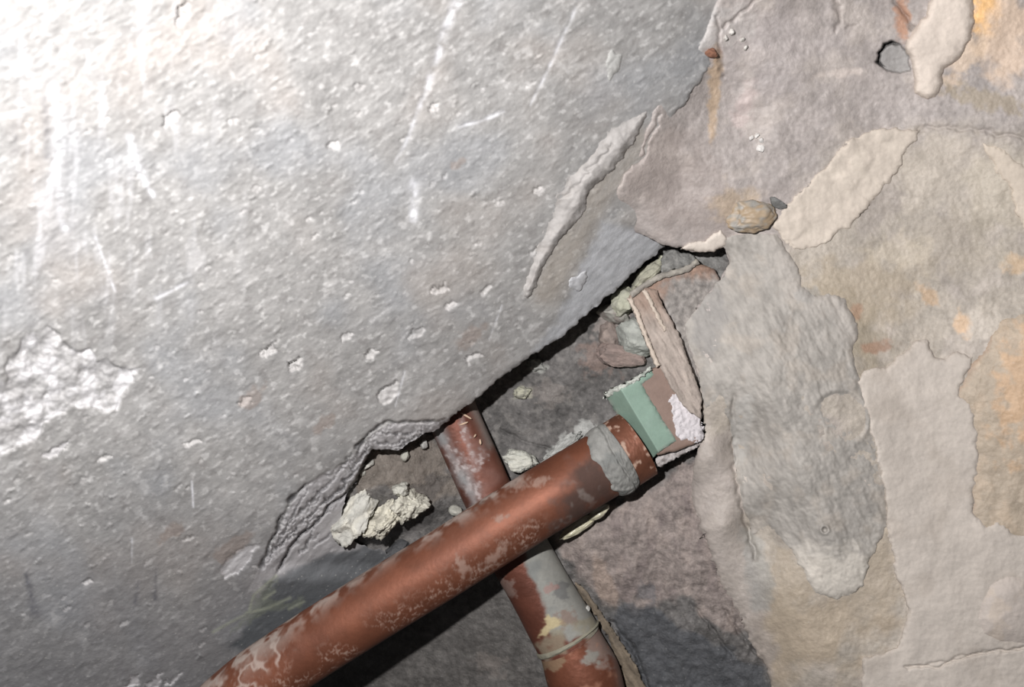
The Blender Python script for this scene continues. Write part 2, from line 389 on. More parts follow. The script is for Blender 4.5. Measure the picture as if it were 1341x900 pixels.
def slab_col(x, y, s):
    u, v = rot(x, y, -36)
    col = np.repeat(lin((143, 141, 139))[None], len(x), 0)
    n = fbm(x, y, 120, 4, 51); col *= (1 + .12 * n)[:, None]
    n2 = fbm(u * .5, v, 16, 4, 52); col *= (1 + .15 * n2)[:, None]; col *= (1 + .09 * fbm(u * .45, v, 5, 2, 152))[:, None]
    col = mixc(col, .45 * sstep(.42, .65, fbm(u * .5, v, 7, 2, 153)), (196, 194, 192)); col = mixc(col, .35 * sstep(.35, .7, fbm(u * .5, v, 11, 3, 154)), (112, 108, 106))
    col = mixc(col, .35 * sstep(.1, .8, fbm(x, y, 170, 3, 53)), (156, 147, 140))      # faint warm cast
    col = mixc(col, .30 * sstep(.0, .8, fbm(x, y, 150, 3, 54)), (142, 146, 152))      # faint blue cast
    # pale lime runs, mostly on the left
    st = sstep(.15, .75, fbm(x * 1.0, y * .22, 22, 4, 55)) * sstep(420, 120, x) * sstep(560, 300, y)
    col = mixc(col, .30 * st, (204, 203, 205))
    st = sstep(.2, .7, fbm(x, y, 20, 3, 56)) * sstep(.0, .6, fbm(x, y, 130, 2, 57))
    col = mixc(col, .35 * st, (200, 198, 196))
    # light falloff painted in: slab colour darkens towards its foot
    foot_shade = sstep(560, 900, y + .25 * x * 0 + 50 * fbm(x, y, 120, 3, 58))
    col = mixc(col, .55 * foot_shade, (102, 102, 106))
    for (px, py, a, b, deg, dp) in PITS:
        if dp < 0: continue
        k = (abs(x - px) < a * 1.6) & (abs(y - py) < a * 1.6)
        if k.any(): 
            uu, vv = pit_uv(x[k], y[k], px, py, deg, a); r = (uu / a) ** 2 + (vv / b) ** 2
            col[k] = mixc(col[k], (.42 if a > 7 else .25) * sstep(1.15, .75, r) * sstep(-1.2, .6, vv / b), (196, 192, 190))
    for pts, w1, w2, a in SCR:
        k = win(x, y, pts, 30); d, t = dist_line(x[k], y[k], pts); w = w1 + (w2 - w1) * t
        col[k] = mixc(col[k], a * np.exp(-(d / w) ** 2) * (.8 + 1.0 * fbm(x[k], y[k], 16, 3, 60)), (220, 220, 224))
    for pts, w1, w2, a in DARK:
        k = win(x, y, pts, 30); d, t = dist_line(x[k], y[k], pts); w = w1 + (w2 - w1) * t
        col[k] = mixc(col[k], a * np.exp(-(d / w) ** 2) * (.8 + .6 * fbm(x[k], y[k], 8, 2, 61)), (84, 84, 90))
    m = polymask(x, y, SPALL, 2, 9, 30, 11)
    wh = sstep(-.1, .5, fbm(x, y, 26, 4, 62) + .5 * (dist_line(x, y, [(185, 488), (140, 530), (90, 545), (20, 590), (-30, 610)])[0] < 16))
    col = mixc(col, m * (.25 + .5 * wh), (200, 198, 199))
    for i, sp in enumerate(SPALLS):
        col = mixc(col, .55 * polymask(x, y, sp, 1.2, 4, 10, 15 + i), (190, 187, 188))
    fac = sstep(-4, 9, sdf_poly(x + 5 * fbm(x, y, 14, 3, 63), y, FACET))
    uu, vv = rot(x, y, -42)
    col = mixc(col, .85 * fac, (173, 174, 177)); col *= (1 + fac * .14 * fbm(uu * .25, vv, 5, 4, 77))[:, None]
    d, _ = dist_line(x, y, [(835, 185), (800, 235), (765, 285), (740, 330), (715, 380)])
    col = mixc(col, .5 * np.exp(-((d - 6) / 16) ** 2) * (1 - fac), (150, 140, 128))
    for cx, cy, r in [(330, 520, 14), (425, 555, 12), (615, 440, 16), (225, 697, 12), (305, 715, 18), (550, 640, 10), (600, 215, 8)]:
        col = mixc(col, .45 * blob(x, y, cx, cy, r * 1.5, r * .7, -36, .5, seed=int(cx)), (132, 116, 106))
    # flaking zone and green tinged lower ledge
    k = sstep(0, 3, -dist_line(x, y, UCRACK, True)[0]) * (x > 320) * (y > 540) * (x < 600) * sstep(790, 740, y)
    col = mixc(col, .7 * k, (160, 157, 158))
    if len(CRK.get('m', ())) == len(x): col = mixc(col, .85 * CRK['m'], (52, 50, 52))
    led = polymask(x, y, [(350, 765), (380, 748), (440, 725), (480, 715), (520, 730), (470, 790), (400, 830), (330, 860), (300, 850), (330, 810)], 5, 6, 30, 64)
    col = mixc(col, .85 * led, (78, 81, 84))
    g = polymask(x, y, [(322, 805), (340, 775), (365, 758), (350, 785), (380, 790), (400, 780), (395, 795), (350, 800), (300, 832)], 3, 5, 12, 65)
    col = mixc(col, .4 * g, (116, 120, 104))
    for pts in ([(279, 828), (300, 816), (320, 806)], [(322, 803), (350, 797), (380, 783)], [(345, 785), (360, 775)], [(378, 798), (398, 788)], [(326, 800), (332, 780), (350, 764), (362, 754)]):
        k = win(x, y, pts, 12); d, _ = dist_line(x[k], y[k], pts); col[k] = mixc(col[k], .7 * np.exp(-(d / 1.8) ** 2), (146, 149, 134))
    return col

NW = 1.5
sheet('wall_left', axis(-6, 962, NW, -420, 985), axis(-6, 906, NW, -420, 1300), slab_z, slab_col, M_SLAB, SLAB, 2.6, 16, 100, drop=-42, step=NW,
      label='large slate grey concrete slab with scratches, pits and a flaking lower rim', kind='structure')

# ------------------------------------------------------------------ FLOOR: dark rock at the back of the cavity
floor_t = Tps([(430, 560, -12), (520, 620, -13), (470, 640, -9), (570, 620, -21), (545, 670, -20), (600, 540, -27), (660, 480, -27), (730, 500, -26), (780, 420, -24), (830, 350, -20), (880, 330, -14), (940, 340, -9), (900, 400, -13),
               (915, 480, -15), (880, 560, -22), (700, 600, -29), (760, 570, -27), (520, 700, -29), (470, 760, -36), (450, 890, -54), (560, 850, -46), (640, 800, -35), (680, 880, -34), (600, 900, -44),
               (735, 700, -22), (760, 705, -16), (760, 760, -22), (800, 830, -23), (800, 690, -14), (850, 655, -12), (905, 610, -10), (870, 740, -13), (930, 700, -7), (960, 800, -10), (880, 830, -17),
               (1000, 880, -14), (850, 900, -24), (700, 1000, -36), (1050, 1000, -16), (300, 1000, -60), (500, 1100, -58), (640, 400, -28), (800, 250, -26), (950, 250, -22), (1100, 700, -16), (1000, 500, -14)])
CREV = [(470, 725), (520, 705), (560, 690), (600, 672)]
STRIPL = [(752, 768), (775, 800), (800, 835), (822, 870), (845, 915)]
def floor_z(x, y, s):
    z = floor_t(x, y)
    z = z + .9 * fbm(x, y, 60, 4, 201) + .34 * fbm(x, y, 11, 4, 202) + .7 * np.abs(fbm(x, y, 35, 3, 203))
    mv = sstep(700, 800, x) * sstep(620, 680, y)
    z += mv * 1.1 * fbm(x * 1.5, y * .7, 45, 4, 204)
    for pts, w, dp in [(CREV, 14, 3), ([(655, 562), (690, 580), (730, 590), (760, 600)], 1.6, 1.0), ([(830, 390), (850, 375), (880, 362), (915, 342)], 2, .5),
                       ([(800, 815), (830, 850), (848, 900)], 3, 2.2), ([(950, 800), (965, 825), (985, 850), (1020, 880)], 2.5, 1.4), ([(905, 790), (930, 820), (960, 860)], 2.5, 1.4)]:
        k = win(x, y, pts, 40)
        if k.any(): d, _ = dist_line(x[k] + 3 * fbm(x[k], y[k], 10, 2, 205), y[k], pts); z[k] -= dp * np.exp(-(d / w) ** 2)
    return z
def floor_col(x, y, s):
    col = np.repeat(lin((104, 101, 99))[None], len(x), 0)
    col *= (1 + .35 * fbm(x, y, 40, 5, 211))[:, None]; col *= (1 + .30 * fbm(x, y, 6, 3, 223))[:, None]
    col = mixc(col, .5 * sstep(.2, .6, fbm(x, y, 14, 3, 212)), (138, 134, 130))
    rb = polymask(x, y, [(725, 700), (800, 655), (880, 625), (930, 590), (1100, 600), (1100, 1000), (1000, 860), (960, 830), (900, 790), (850, 800), (800, 790), (770, 770)], 6, 14, 40, 213)
    col = mixc(col, .9 * rb, (152, 140, 134)); col *= (1 + rb * .28 * fbm(x, y, 8, 3, 224))[:, None]
    col = mixc(col, rb * .5 * sstep(.1, .6, fbm(x * 1.4, y * .6, 40, 4, 214)), (120, 108, 106))
    col = mixc(col, rb * .5 * sstep(.1, .6, fbm(x * 1.3, y * .7, 34, 4, 215)), (170, 156, 148))
    dk = polymask(x, y, [(800, 800), (830, 790), (870, 800), (900, 830), (960, 850), (1000, 880), (1080, 1000), (850, 1000), (845, 900), (815, 850)], 5, 10, 30, 216)
    col = mixc(col, .85 * dk, (86, 88, 92))
    col = mixc(col, .7 * blob(x, y, 845, 775, 14, 12, 0, .5, seed=217), (110, 108, 110))
    col = mixc(col, .6 * blob(x, y, 790, 760, 12, 34, -20, .4, seed=218), (172, 152, 138))
    lb = polymask(x, y, [(420, 560), (560, 560), (600, 640), (560, 665), (500, 640), (470, 650)], 6, 8, 30, 219)
    col = mixc(col, .7 * lb, (128, 118, 108))
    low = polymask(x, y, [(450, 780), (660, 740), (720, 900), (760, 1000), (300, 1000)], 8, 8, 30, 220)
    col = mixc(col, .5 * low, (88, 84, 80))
    gm = polymask(x, y, [(868, 322), (950, 330), (945, 380), (900, 430), (918, 500), (890, 470), (860, 400), (905, 360)], 4, 5, 20, 221)
    col = mixc(col, .8 * gm, (128, 127, 124)); col *= (1 + gm * .5 * fbm(x, y, 12, 4, 222))[:, None]
    for cx, cy, rx, ry, dg, c, a in [(702, 478, 13, 9, 30, (176, 176, 170), .8), (684, 514, 14, 7, 0, (178, 176, 158), .7), (720, 515, 22, 16, 0, (150, 142, 136), .45), (745, 585, 40, 13, -40, (186, 186, 182), .75),
                                     (765, 560, 12, 8, 0, (190, 190, 186), .7), (802, 425, 20, 24, 20, (158, 148, 142), .7), (640, 870, 22, 14, 20, (132, 124, 118), .6), (560, 640, 30, 12, -30, (90, 86, 84), .6), (790, 470, 30, 20, 0, (150, 128, 118), .55)]:
        col = mixc(col, a * blob(x, y, cx, cy, rx, ry, dg, .6, 14, seed=int(cx + cy)), c)
    return col
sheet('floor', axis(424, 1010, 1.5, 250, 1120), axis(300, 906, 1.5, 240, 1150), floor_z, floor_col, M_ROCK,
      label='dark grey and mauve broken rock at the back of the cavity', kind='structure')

# ------------------------------------------------------------------ WALL RIGHT: rendered rock with plaster skins
SEAM = [(1000, -420), (937, 0), (925, 40), (905, 80), (880, 113), (858, 143), (846, 172), (830, 213), (806, 250), (791, 288)]
RIM = [(830, 303), (850, 311), (870, 322), (888, 324), (905, 328), (926, 329), (947, 323), (956, 345), (945, 365), (915, 400), (896, 425), (903, 455), (912, 480), (919, 515), (920, 575), (908, 610),
       (905, 650), (925, 715), (948, 770), (972, 810), (990, 850), (1004, 880), (1015, 910), (1040, 1050), (1100, 1400)]
WALLP = SEAM + RIM + [(1800, 1400), (1800, -420)]
_cp = [(px, py, float(slab_plane(np.array(px * 1.), np.array(py * 1.))) + 1.3) for px, py in SEAM[1:-1]] + [(791, 288, 8.5), (870, 322, 7.5), (926, 329, 6), (947, 323, 6), (956, 345, 4), (915, 400, 3), (896, 425, 3), (903, 455, 3.5),
      (912, 480, 4), (919, 515, 4), (920, 575, 2), (905, 650, -6), (925, 715, -5), (972, 810, -8), (1004, 880, -11), (1040, 1050, -14),
      (880, 240, 16), (940, 270, 14), (900, 180, 22), (930, 120, 26), (985, 250, 14), (1000, 100, 26), (1100, 0, 33), (1341, 0, 36), (1060, 150, 21), (1200, 130, 22), (1341, 150, 28), (1050, 310, 10), (1200, 270, 15), (1341, 300, 22),
      (1000, 330, 9), (960, 430, 7), (1010, 420, 10), (1080, 420, 11), (940, 520, 5.5), (938, 600, 3), (964, 590, -3.5), (978, 690, -4.5), (950, 690, 1), (995, 780, -3), (1010, 520, 12), (1020, 620, 9), (1090, 560, 13), (1080, 700, 10), (1040, 780, 4), (1090, 790, 6), (1150, 660, 11),
      (1170, 430, 11), (1240, 400, 13), (1300, 480, 18), (1341, 500, 22), (1200, 560, 12), (1260, 620, 13), (1310, 700, 16), (1060, 860, 2), (1150, 820, 8), (1250, 840, 12), (1341, 860, 15), (1200, 1000, 8), (1600, 0, 44), (1600, 450, 36), (1600, 900, 26), (1500, 1100, 22)]
wall_t = Tps(_cp, 0.05)
WCR = [([(994, -5), (975, 12), (958, 28), (945, 35)], 2.0, 1.3), ([(938, 20), (942, 60), (946, 100)], 2.5, .8), ([(1095, 0), (1100, 25), (1093, 40)], 3, .8), ([(1120, 33), (1108, 38)], 2, .6),
       ([(1200, 40), (1185, 20), (1170, 0)], 3, .8), ([(1190, 275), (1010, 335)], 0, 0), ([(1190, 875), (1230, 870), (1280, 855), (1341, 850)], 2.0, .9), ([(1341, 180), (1300, 175), (1250, 165), (1200, 170)], 3, .7),
       ([(960, 520), (961, 570), (963, 620), (975, 680), (990, 730)], 4, 1.7), ([(865, 150), (850, 185), (835, 215)], 2.0, 1.2)]
HOLE = [(1147, 82), (1150, 68), (1158, 57), (1168, 53), (1180, 58), (1190, 72), (1192, 92), (1178, 96), (1160, 93)]
def wall_z(x, y, s, full=True):
    z = wall_t(x, y)
    z = z + 1.0 * fbm(x, y, 120, 3, 301) + .16 * fbm(x, y, 16, 3, 302)
    up = sstep(330, 200, y) * sstep(1250, 1000, x)
    z += up * (.8 * fbm(x + 20 * fbm(x, y, 60, 2, 303), y, 60, 3, 304) + .2 * np.abs(fbm(x, y, 26, 3, 305)))
    z += .10 * fbm(x, y, 6, 2, 306)
    for pts, w, dp in WCR:
        if w:
            k = win(x, y, pts, 24)
            if k.any():
                a, b = x[k], y[k]; d, _ = dist_line(a + 4 * fbm(a, b, 16, 2, 307), b + 4 * fbm(a, b, 16, 2, 308), pts); z[k] -= dp * np.exp(-(d / w) ** 2)
    hs = np.full(x.shape, -50.); k = win(x, y, HOLE, 20); hs[k] = sdf_poly(x[k] + 3 * fbm(x[k], y[k], 12, 2, 309), y[k], HOLE)
    z -= sstep(-1, 1.5, hs) * (2.0 + 4.5 * np.exp(-((hs - 1.5) / 2.2) ** 2) * sstep(1182, 1166, x + .6 * (y - 60)))
    if s is not None:
        z -= np.exp(-s / 3.0) * 1.2
    return z
def wall_col(x, y, s):
    col = np.repeat(lin((162, 154, 150))[None], len(x), 0)
    right = sstep(1010, 1120, x + .5 * (y - 250) + 40 * fbm(x, y, 90, 3, 320)) * sstep(150, 230, y + .05 * (x - 1100) + 20 * fbm(x, y, 50, 3, 321))
    col = mixc(col, .85 * right, (166, 157, 145))
    col *= (1 + .14 * fbm(x, y, 90, 5, 322))[:, None]; col *= (1 + .12 * fbm(x, y, 18, 4, 323))[:, None]; col *= (1 + .10 * fbm(x, y, 6, 2, 326))[:, None]
    col = mixc(col, .45 * sstep(.1, .7, fbm(x, y, 60, 4, 324)), (190, 180, 172))
    col = mixc(col, .40 * sstep(.1, .7, fbm(x, y, 80, 4, 325)), (150, 141, 137))
    B = [(880, 240, 80, 60, 40, (148, 138, 133), .8), (1090, 425, 75, 40, 30, (150, 139, 121), .75), (1120, 380, 90, 40, -10, (166, 152, 132), .6), (1215, 385, 16, 8, 50, (192, 160, 126), .6), (1335, 345, 22, 12, 0, (200, 170, 135), .6),
         (1262, 425, 10, 14, 0, (214, 180, 145), .7), (1285, 425, 24, 16, -30, (204, 194, 182), .55), (1290, 15, 20, 30, 0, (238, 190, 130), .95), (1320, 50, 40, 50, 0, (210, 186, 164), .8), (1265, 75, 40, 16, -50, (214, 190, 165), .6),
         (1182, 20, 9, 32, 0, (178, 132, 104), .75), (930, 68, 11, 8, 10, (140, 102, 84), .9), (936, 115, 8, 55, 3, (180, 154, 124), .65), (1060, 830, 80, 55, -20, (166, 151, 132), .8), (1140, 740, 40, 60, 0, (174, 160, 142), .7),
         (1030, 770, 26, 60, 0, (162, 149, 132), .7), (1150, 455, 20, 8, -10, (150, 112, 90), .6), (1122, 410, 8, 9, 0, (160, 118, 92), .5), (1215, 205, 60, 30, -20, (178, 168, 156), .6), (1192, 270, 14, 10, -30, (196, 186, 174), .7), (1260, 225, 70, 50, 0, (188, 178, 166), .55),
         (1310, 250, 40, 60, 0, (190, 180, 164), .5), (1290, 130, 60, 12, 15, (160, 146, 124), .6), (1105, 95, 30, 5, -5, (202, 190, 182), .7), (965, 270, 30, 26, 0, (176, 156, 132), .6), (975, 140, 12, 30, 20, (186, 170, 166), .6), (905, 60, 26, 60, 35, (176, 174, 172), .6),
         (1010, 60, 60, 50, 0, (170, 162, 160), .5), (960, 35, 30, 20, -30, (182, 176, 172), .6), (1060, 385, 14, 10, 0, (132, 132, 132), .5), (1240, 320, 60, 40, 0, (168, 158, 144), .5), (1180, 330, 40, 20, 0, (196, 184, 166), .5)]
    for i, (cx, cy, rx, ry, dg, c, a) in enumerate(B):
        col = mixc(col, a * blob(x, y, cx, cy, rx, ry, dg, .55, max(14, min(rx, ry) * .9), seed=330 + i, soft=.4), c)
    lo = polymask(x, y, [(900, 580), (960, 560), (970, 640), (985, 720), (1015, 850), (1010, 900), (900, 900)], 8, 10, 40, 380)
    col = mixc(col, .7 * lo, (164, 155, 149)); col *= (1 - .10 * lo * sstep(.1, .6, fbm(x * 1.3, y * .5, 40, 4, 381)))[:, None]
    gd = polymask(x, y, [(968, 690), (985, 690), (1010, 740), (1012, 800), (985, 800)], 5, 6, 20, 382)
    col = mixc(col, .6 * gd, (142, 141, 137))
    hs = np.full(x.shape, -50.); k = win(x, y, HOLE, 20); hs[k] = sdf_poly(x[k] + 3 * fbm(x[k], y[k], 12, 2, 309), y[k], HOLE)
    col = mixc(col, .8 * sstep(-1, 1, hs), (140, 138, 136)); col = mixc(col, .9 * np.exp(-((hs - 1.5) / 2.0) ** 2) * sstep(1182, 1166, x + .6 * (y - 60)), (44, 42, 42))
    for pts, w, dp in WCR[:5] + WCR[10:]:
        k = win(x, y, pts, 24); a, b = x[k], y[k]
        d, _ = dist_line(a + 4 * fbm(a, b, 16, 2, 307), b + 4 * fbm(a, b, 16, 2, 308), pts); col[k] = mixc(col[k], .5 * np.exp(-(d / (w * .8)) ** 2), (96, 88, 84))
    return col
wall_right = sheet('wall_right', axis(786, 1347, NW, 770, 1760), axis(-6, 906, NW, -420, 1300), wall_z, wall_col, M_WALL, WALLP, lambda x, y: 2.2 + 3.5 * sstep(640, 720, y), 18, 300, drop=lambda x, y: np.where(y > 630, wall_t(x, y) - 7, np.where(y > 340, -30, np.minimum(wall_t(x, y) - 4, 4))), step=NW,
      label='rough beige and grey rendered rock with peeling plaster skins and rust stains', kind='structure')

# plaster skins and stones bedded in the right wall: parts of the wall
def patch(name, poly, thick, colfun, rag=3, lam=16, seed=0, edge=2.2, extra=None, mat=None, dropby=1.5, label=None, step=1.4):
    P = np.asarray(poly); x0, y0 = P.min(0) - 9; x1, y1 = P.max(0) + 9
    def zf(x, y, s):
        z = wall_z(x, y, None) * .65 + wall_t(x, y) * .35 + (thick(x, y) if callable(thick) else thick) * (1 - np.exp(-s / edge))
        return z + (extra(x, y, s) if extra else 0)
    return sheet(name, np.arange(x0, x1, step), np.arange(y0, y1, step), zf, colfun, mat or M_PLAS, poly, rag, lam, seed,
                 drop=lambda x, y: wall_z(x, y, None) - dropby, step=step, parent=wall_right, label=label)
def flat(c, var=.06, lam=30, seed=0, c2=None, a2=.5):
    def f(x, y, s):
        col = np.repeat(lin(c)[None], len(x), 0)
        if c2 is not None: col = mixc(col, a2 * sstep(.0, .7, fbm(x, y, lam * 1.5, 4, seed + 5)), c2)
        return col * (1 + var * fbm(x, y, lam, 4, seed))[:, None]
    return f
APRON = [(947, 323), (940, 314), (965, 308), (990, 305), (1018, 308), (1032, 328), (1045, 352), (1050, 375), (1068, 388), (1085, 384), (1104, 392), (1118, 412), (1124, 436), (1116, 462), (1122, 486), (1132, 512), (1138, 545), (1146, 590),
         (1158, 640), (1162, 690), (1150, 715), (1138, 735), (1130, 768), (1112, 780), (1088, 784), (1066, 776), (1052, 748), (1034, 716), (1008, 690), (985, 700), (972, 660), (962, 612), (958, 560), (944, 520), (925, 540), (919, 515), (912, 480), (903, 455), (896, 425), (915, 400), (945, 365), (956, 345)]
def apron_x(x, y, s):
    u, v = rot(x, y, 62)
    t = .34 * fbm(u * .45, v, 13, 4, 402) + .16 * fbm(u * .6, v, 5, 2, 403) + .10 * fbm(x, y, 4, 1, 409)
    r = np.hypot(x - 1100, y - 548)
    t += (.7 * np.exp(-((r - 38) / 5) ** 2) - .55 * sstep(38, 31, r)) * sstep(-45, 15, (x - 1100) - (y - 548))
    t += 1.6 * np.exp(-(dist_line(x, y, [(1000, 420), (1010, 520), (1060, 640), (1085, 700)])[0] / 22) ** 2)
    r = np.hypot(x - 1080, y - 694); t += .9 * np.exp(-((r - 5) / 2.5) ** 2) - .8 * sstep(5, 2, r)
    return t
def apron_c(x, y, s):
    col = flat((154, 149, 143), .11, 26, 404, (162, 154, 145), .7)(x, y, s)
    u, v = rot(x, y, 62); col *= (1 + .16 * fbm(u * .4, v, 7, 3, 416))[:, None]
    col = mixc(col, .8 * sstep(705, 735, y + 14 * fbm(x, y, 20, 3, 405)), (198, 191, 181))
    col = mixc(col, .6 * blob(x, y, 1054, 388, 14, 9, 0, .5, 10, 406), (128, 130, 130))
    col = mixc(col, .55 * sstep(40, 8, dist_line(x, y, [(1025, 310), (1050, 375), (1110, 395), (1126, 436)])[0]), (174, 167, 160))
    col = mixc(col, .6 * blob(x, y, 970, 560, 14, 50, 10, .4, 20, 407), (170, 167, 162))
    col = mixc(col, .5 * blob(x, y, 930, 420, 20, 50, 10, .4, 20, 408), (138, 135, 133))
    return col
patch('plaster_apron', APRON, lambda x, y: .30 + .8 * sstep(985, 1060, x) * np.maximum(sstep(530, 470, y), sstep(690, 740, y)) + .3 * sstep(400, 340, y), apron_c, 2.5, 16, 410, 3.0, apron_x, dropby=9, label='grey trowelled plaster tongue with a pale lower tip')
patch('plaster_patch', [(1012, 296), (1030, 270), (1052, 248), (1078, 222), (1092, 204), (1108, 186), (1140, 171), (1172, 168), (1204, 170), (1200, 186), (1188, 194), (1180, 216), (1160, 245), (1140, 268), (1112, 296), (1080, 318), (1055, 328), (1035, 322)],
      .8, flat((192, 181, 169), .06, 20, 420, (202, 191, 178), .6), 3.5, 14, 421, 1.8, lambda x, y, s: .14 * fbm(x, y, 16, 3, 422) + .5 * sstep(.1, .6, fbm(x, y, 44, 2, 423)), label='pale cream plaster strip with a ragged edge')
patch('plaster_drip', [(1184, 62), (1196, 38), (1212, 20), (1226, -20), (1272, -20), (1277, 20), (1274, 45), (1258, 76), (1236, 92), (1234, 112), (1230, 124), (1216, 130), (1198, 124), (1196, 100), (1192, 78)],
      2.8, flat((204, 192, 181), .05, 24, 430, (212, 200, 188), .6), 2.0, 16, 431, 4.0, lambda x, y, s: .2 * fbm(x, y, 24, 2, 432), label='thick pale plaster drip with rounded tip')
patch('plaster_skim', [(1122, 500), (1135, 484), (1160, 480), (1186, 458), (1200, 446), (1216, 446), (1224, 466), (1238, 470), (1252, 460), (1276, 464), (1270, 484), (1258, 506), (1258, 520), (1272, 524), (1278, 560), (1284, 600), (1276, 640), (1276, 668), (1290, 688),
                       (1308, 684), (1330, 700), (1420, 700), (1420, 960), (1110, 960), (1128, 900), (1130, 862), (1150, 856), (1175, 850), (1190, 800), (1170, 740), (1164, 690), (1158, 640), (1146, 590), (1136, 545)],
      1.2, flat((186, 177, 168), .05, 50, 440, (174, 164, 154), .6), 3.5, 18, 441, 2.0,
      lambda x, y, s: .25 * fbm(x, y, 40, 3, 442) - .8 * np.exp(-(dist_line(x + 4 * fbm(x, y, 20, 2, 443), y + 4 * fbm(x, y, 20, 2, 444), [(1185, 876), (1230, 872), (1280, 856), (1345, 850)])[0] / 1.3) ** 2), label='smooth beige skim coat with scalloped upper edge')
patch('bedded_stone', [(1272, 480), (1290, 450), (1310, 420), (1341, 405), (1400, 400), (1410, 715), (1345, 710), (1295, 704), (1268, 680), (1266, 600), (1256, 555), (1246, 520), (1258, 500)],
      1.4, lambda x, y, s: mixc(mixc(flat((170, 156, 139), .10, 24, 450, (182, 164, 144), .7)(x, y, s), .6 * blob(x, y, 1334, 510, 24, 66, 5, .9, 20, 451, .5), (198, 162, 126)), .5 * sstep(11, 2, s) * (x < 1300), (150, 122, 104)),
      5, 26, 452, 24, lambda x, y, s: .3 * fbm(x, y, 30, 4, 453), M_WALL, label='orange brown stone showing through the render')
patch('plaster_boss', [(1276, 812), (1280, 790), (1292, 765), (1308, 752), (1326, 750), (1345, 756), (1365, 775), (1376, 800), (1370, 830), (1345, 848), (1310, 846), (1284, 834)],
      3.6, flat((184, 174, 166), .05, 20, 460, (192, 178, 164), .6), 1.5, 20, 461, 14, None, label='rounded plaster bump')
patch('plaster_patch', [(1280, 185), (1310, 195), (1341, 215), (1400, 230), (1400, 400), (1341, 300), (1325, 250), (1300, 215)], .8, flat((194, 182, 168), .08, 30, 470), 5, 20, 471, 2.5)
patch('plaster_lip', [(892, 326), (902, 318), (922, 316), (935, 306), (944, 301), (952, 312), (950, 322), (934, 330), (912, 329)], 1.2, flat((200, 190, 180), .06, 12, 480), 1.5, 8, 481, 1.6, None, label='pale broken lip over the cavity', dropby=3)

# ------------------------------------------------------------------ lumps, chips and stones
_ico = {}
def ico(sub):
    if sub not in _ico:
        import bmesh
        bm = bmesh.new(); bmesh.ops.create_icosphere(bm, subdivisions=sub, radius=1)
        _ico[sub] = (np.array([v.co[:] for v in bm.verts]), np.array([[v.index for v in f.verts] for f in bm.faces])); bm.free()
    return _ico[sub]
def lump(name, px, py, z, rx, ry, rz, deg=0, c=(190, 186, 168), c2=None, seed=0, sub=4, cuts=7, rough=.16, mat=None, parent=None, fine=.06, **tags):
    """faceted, noisy stone; rx, ry in pixels on the photo's plane, rz and z in mm"""
    V, Fc = ico(sub); V = V.copy(); rs = np.random.RandomState(seed)
    for i in range(cuts):
        n = rs.normal(size=3); n /= np.linalg.norm(n); h = rs.uniform(.55, .85)
        dd = V @ n; V -= np.outer(np.maximum(dd - h, 0) * .92, n)
    nn = perlin3(V * 1.6 + seed, seed) + .5 * perlin3(V * 3.7 + seed, seed + 1)
    V *= (1 + rough * nn - 1.3 * fine * np.abs(perlin3(V * 6 + 3, seed + 2)) - fine * np.abs(perlin3(V * 13, seed + 3)) + fine * .4 * perlin3(V * 27, seed + 4))[:, None]
    mmpx = (D - z) / F
    u = V * np.array([rx * mmpx, ry * mmpx, rz]); a = math.radians(-deg)
    W = np.c_[u[:, 0] * math.cos(a) - u[:, 1] * math.sin(a), u[:, 0] * math.sin(a) + u[:, 1] * math.cos(a), u[:, 2]] * .001 + at(px, py, z)
    col = np.repeat(lin(c)[None], len(V), 0)
    if c2 is not None: col = mixc(col, sstep(-.2, .4, perlin3(V * 2.5 + 9, seed + 5)), c2)
    col *= (1 + .12 * perlin3(V * 8, seed + 6))[:, None]
    return place(name, W, Fc, col, mat or M_MORT, parent, **tags)

def wall_at(px, py): return float(wall_z(np.array([px * 1.]), np.array([py * 1.]), None)[0])
# loose mortar between slab and pipes
lump('mortar_lump', 464, 676, -14, 31, 44, 12, 20, (200, 198, 190), (212, 208, 196), 11, 5, 12, .22, fine=.13, label='large cream mortar lump wedged under the flaking slab rim', cat='mortar')
lump('mortar_lump', 504, 679, -17, 44, 25, 14, -25, (214, 209, 193), (196, 191, 177), 12, 5, 14, .30, fine=.2, label='long crumbly yellowish mortar lump beside the larger cream lump', cat='mortar')
lump('mortar_lump', 535, 662, -14, 25, 30, 12, 20, (214, 210, 196), (196, 192, 179), 13, 5, 14, .32, fine=.2, label='craggy pale mortar lump nearest the rear copper pipe, above the dark crevice', cat='mortar')
lump('mortar_lump', 526, 641, -11, 12, 10, 5, 0, (196, 194, 184), None, 14, 4, 5, .3, fine=.14, label='small pale mortar lump on top of the crumbly mortar heap', cat='mortar')
lump('mortar_chip', 482, 608, -9, 9, 7, 4, -40, (188, 186, 178), None, 15, 3, 6, .2, label='small grey-white chip tucked below the slab crack corner', cat='mortar')
lump('mortar_chip', 475, 617, -9, 5, 7, 3, 0, (186, 184, 176), None, 16, 3, 6, .2, label='tiny chip touching the grey-white chip below the slab crack', cat='mortar')
lump('mortar_chip', 531, 597, -13, 8, 6, 3, -50, (180, 178, 168), None, 17, 3, 6, .2, label='flat cream chip midway under the slab rim', cat='mortar')
lump('mortar_chip', 555, 582, -17, 6, 7, 3, 0, (184, 182, 178), None, 18, 3, 6, .2, label='pale chip under the slab rim left of the rear pipe', cat='mortar')
lump('mortar_chip', 597, 669, -25, 10, 7, 4, 20, (190, 188, 178), None, 19, 3, 6, .2, label='pale chip in the angle left of where the pipes cross', cat='mortar')
lump('mortar_chip', 585, 660, -28, 6, 2.5, 2, -45, (176, 176, 172), None, 20, 3, 6, .2, label='thin sliver of mortar in the dark crevice', cat='mortar')
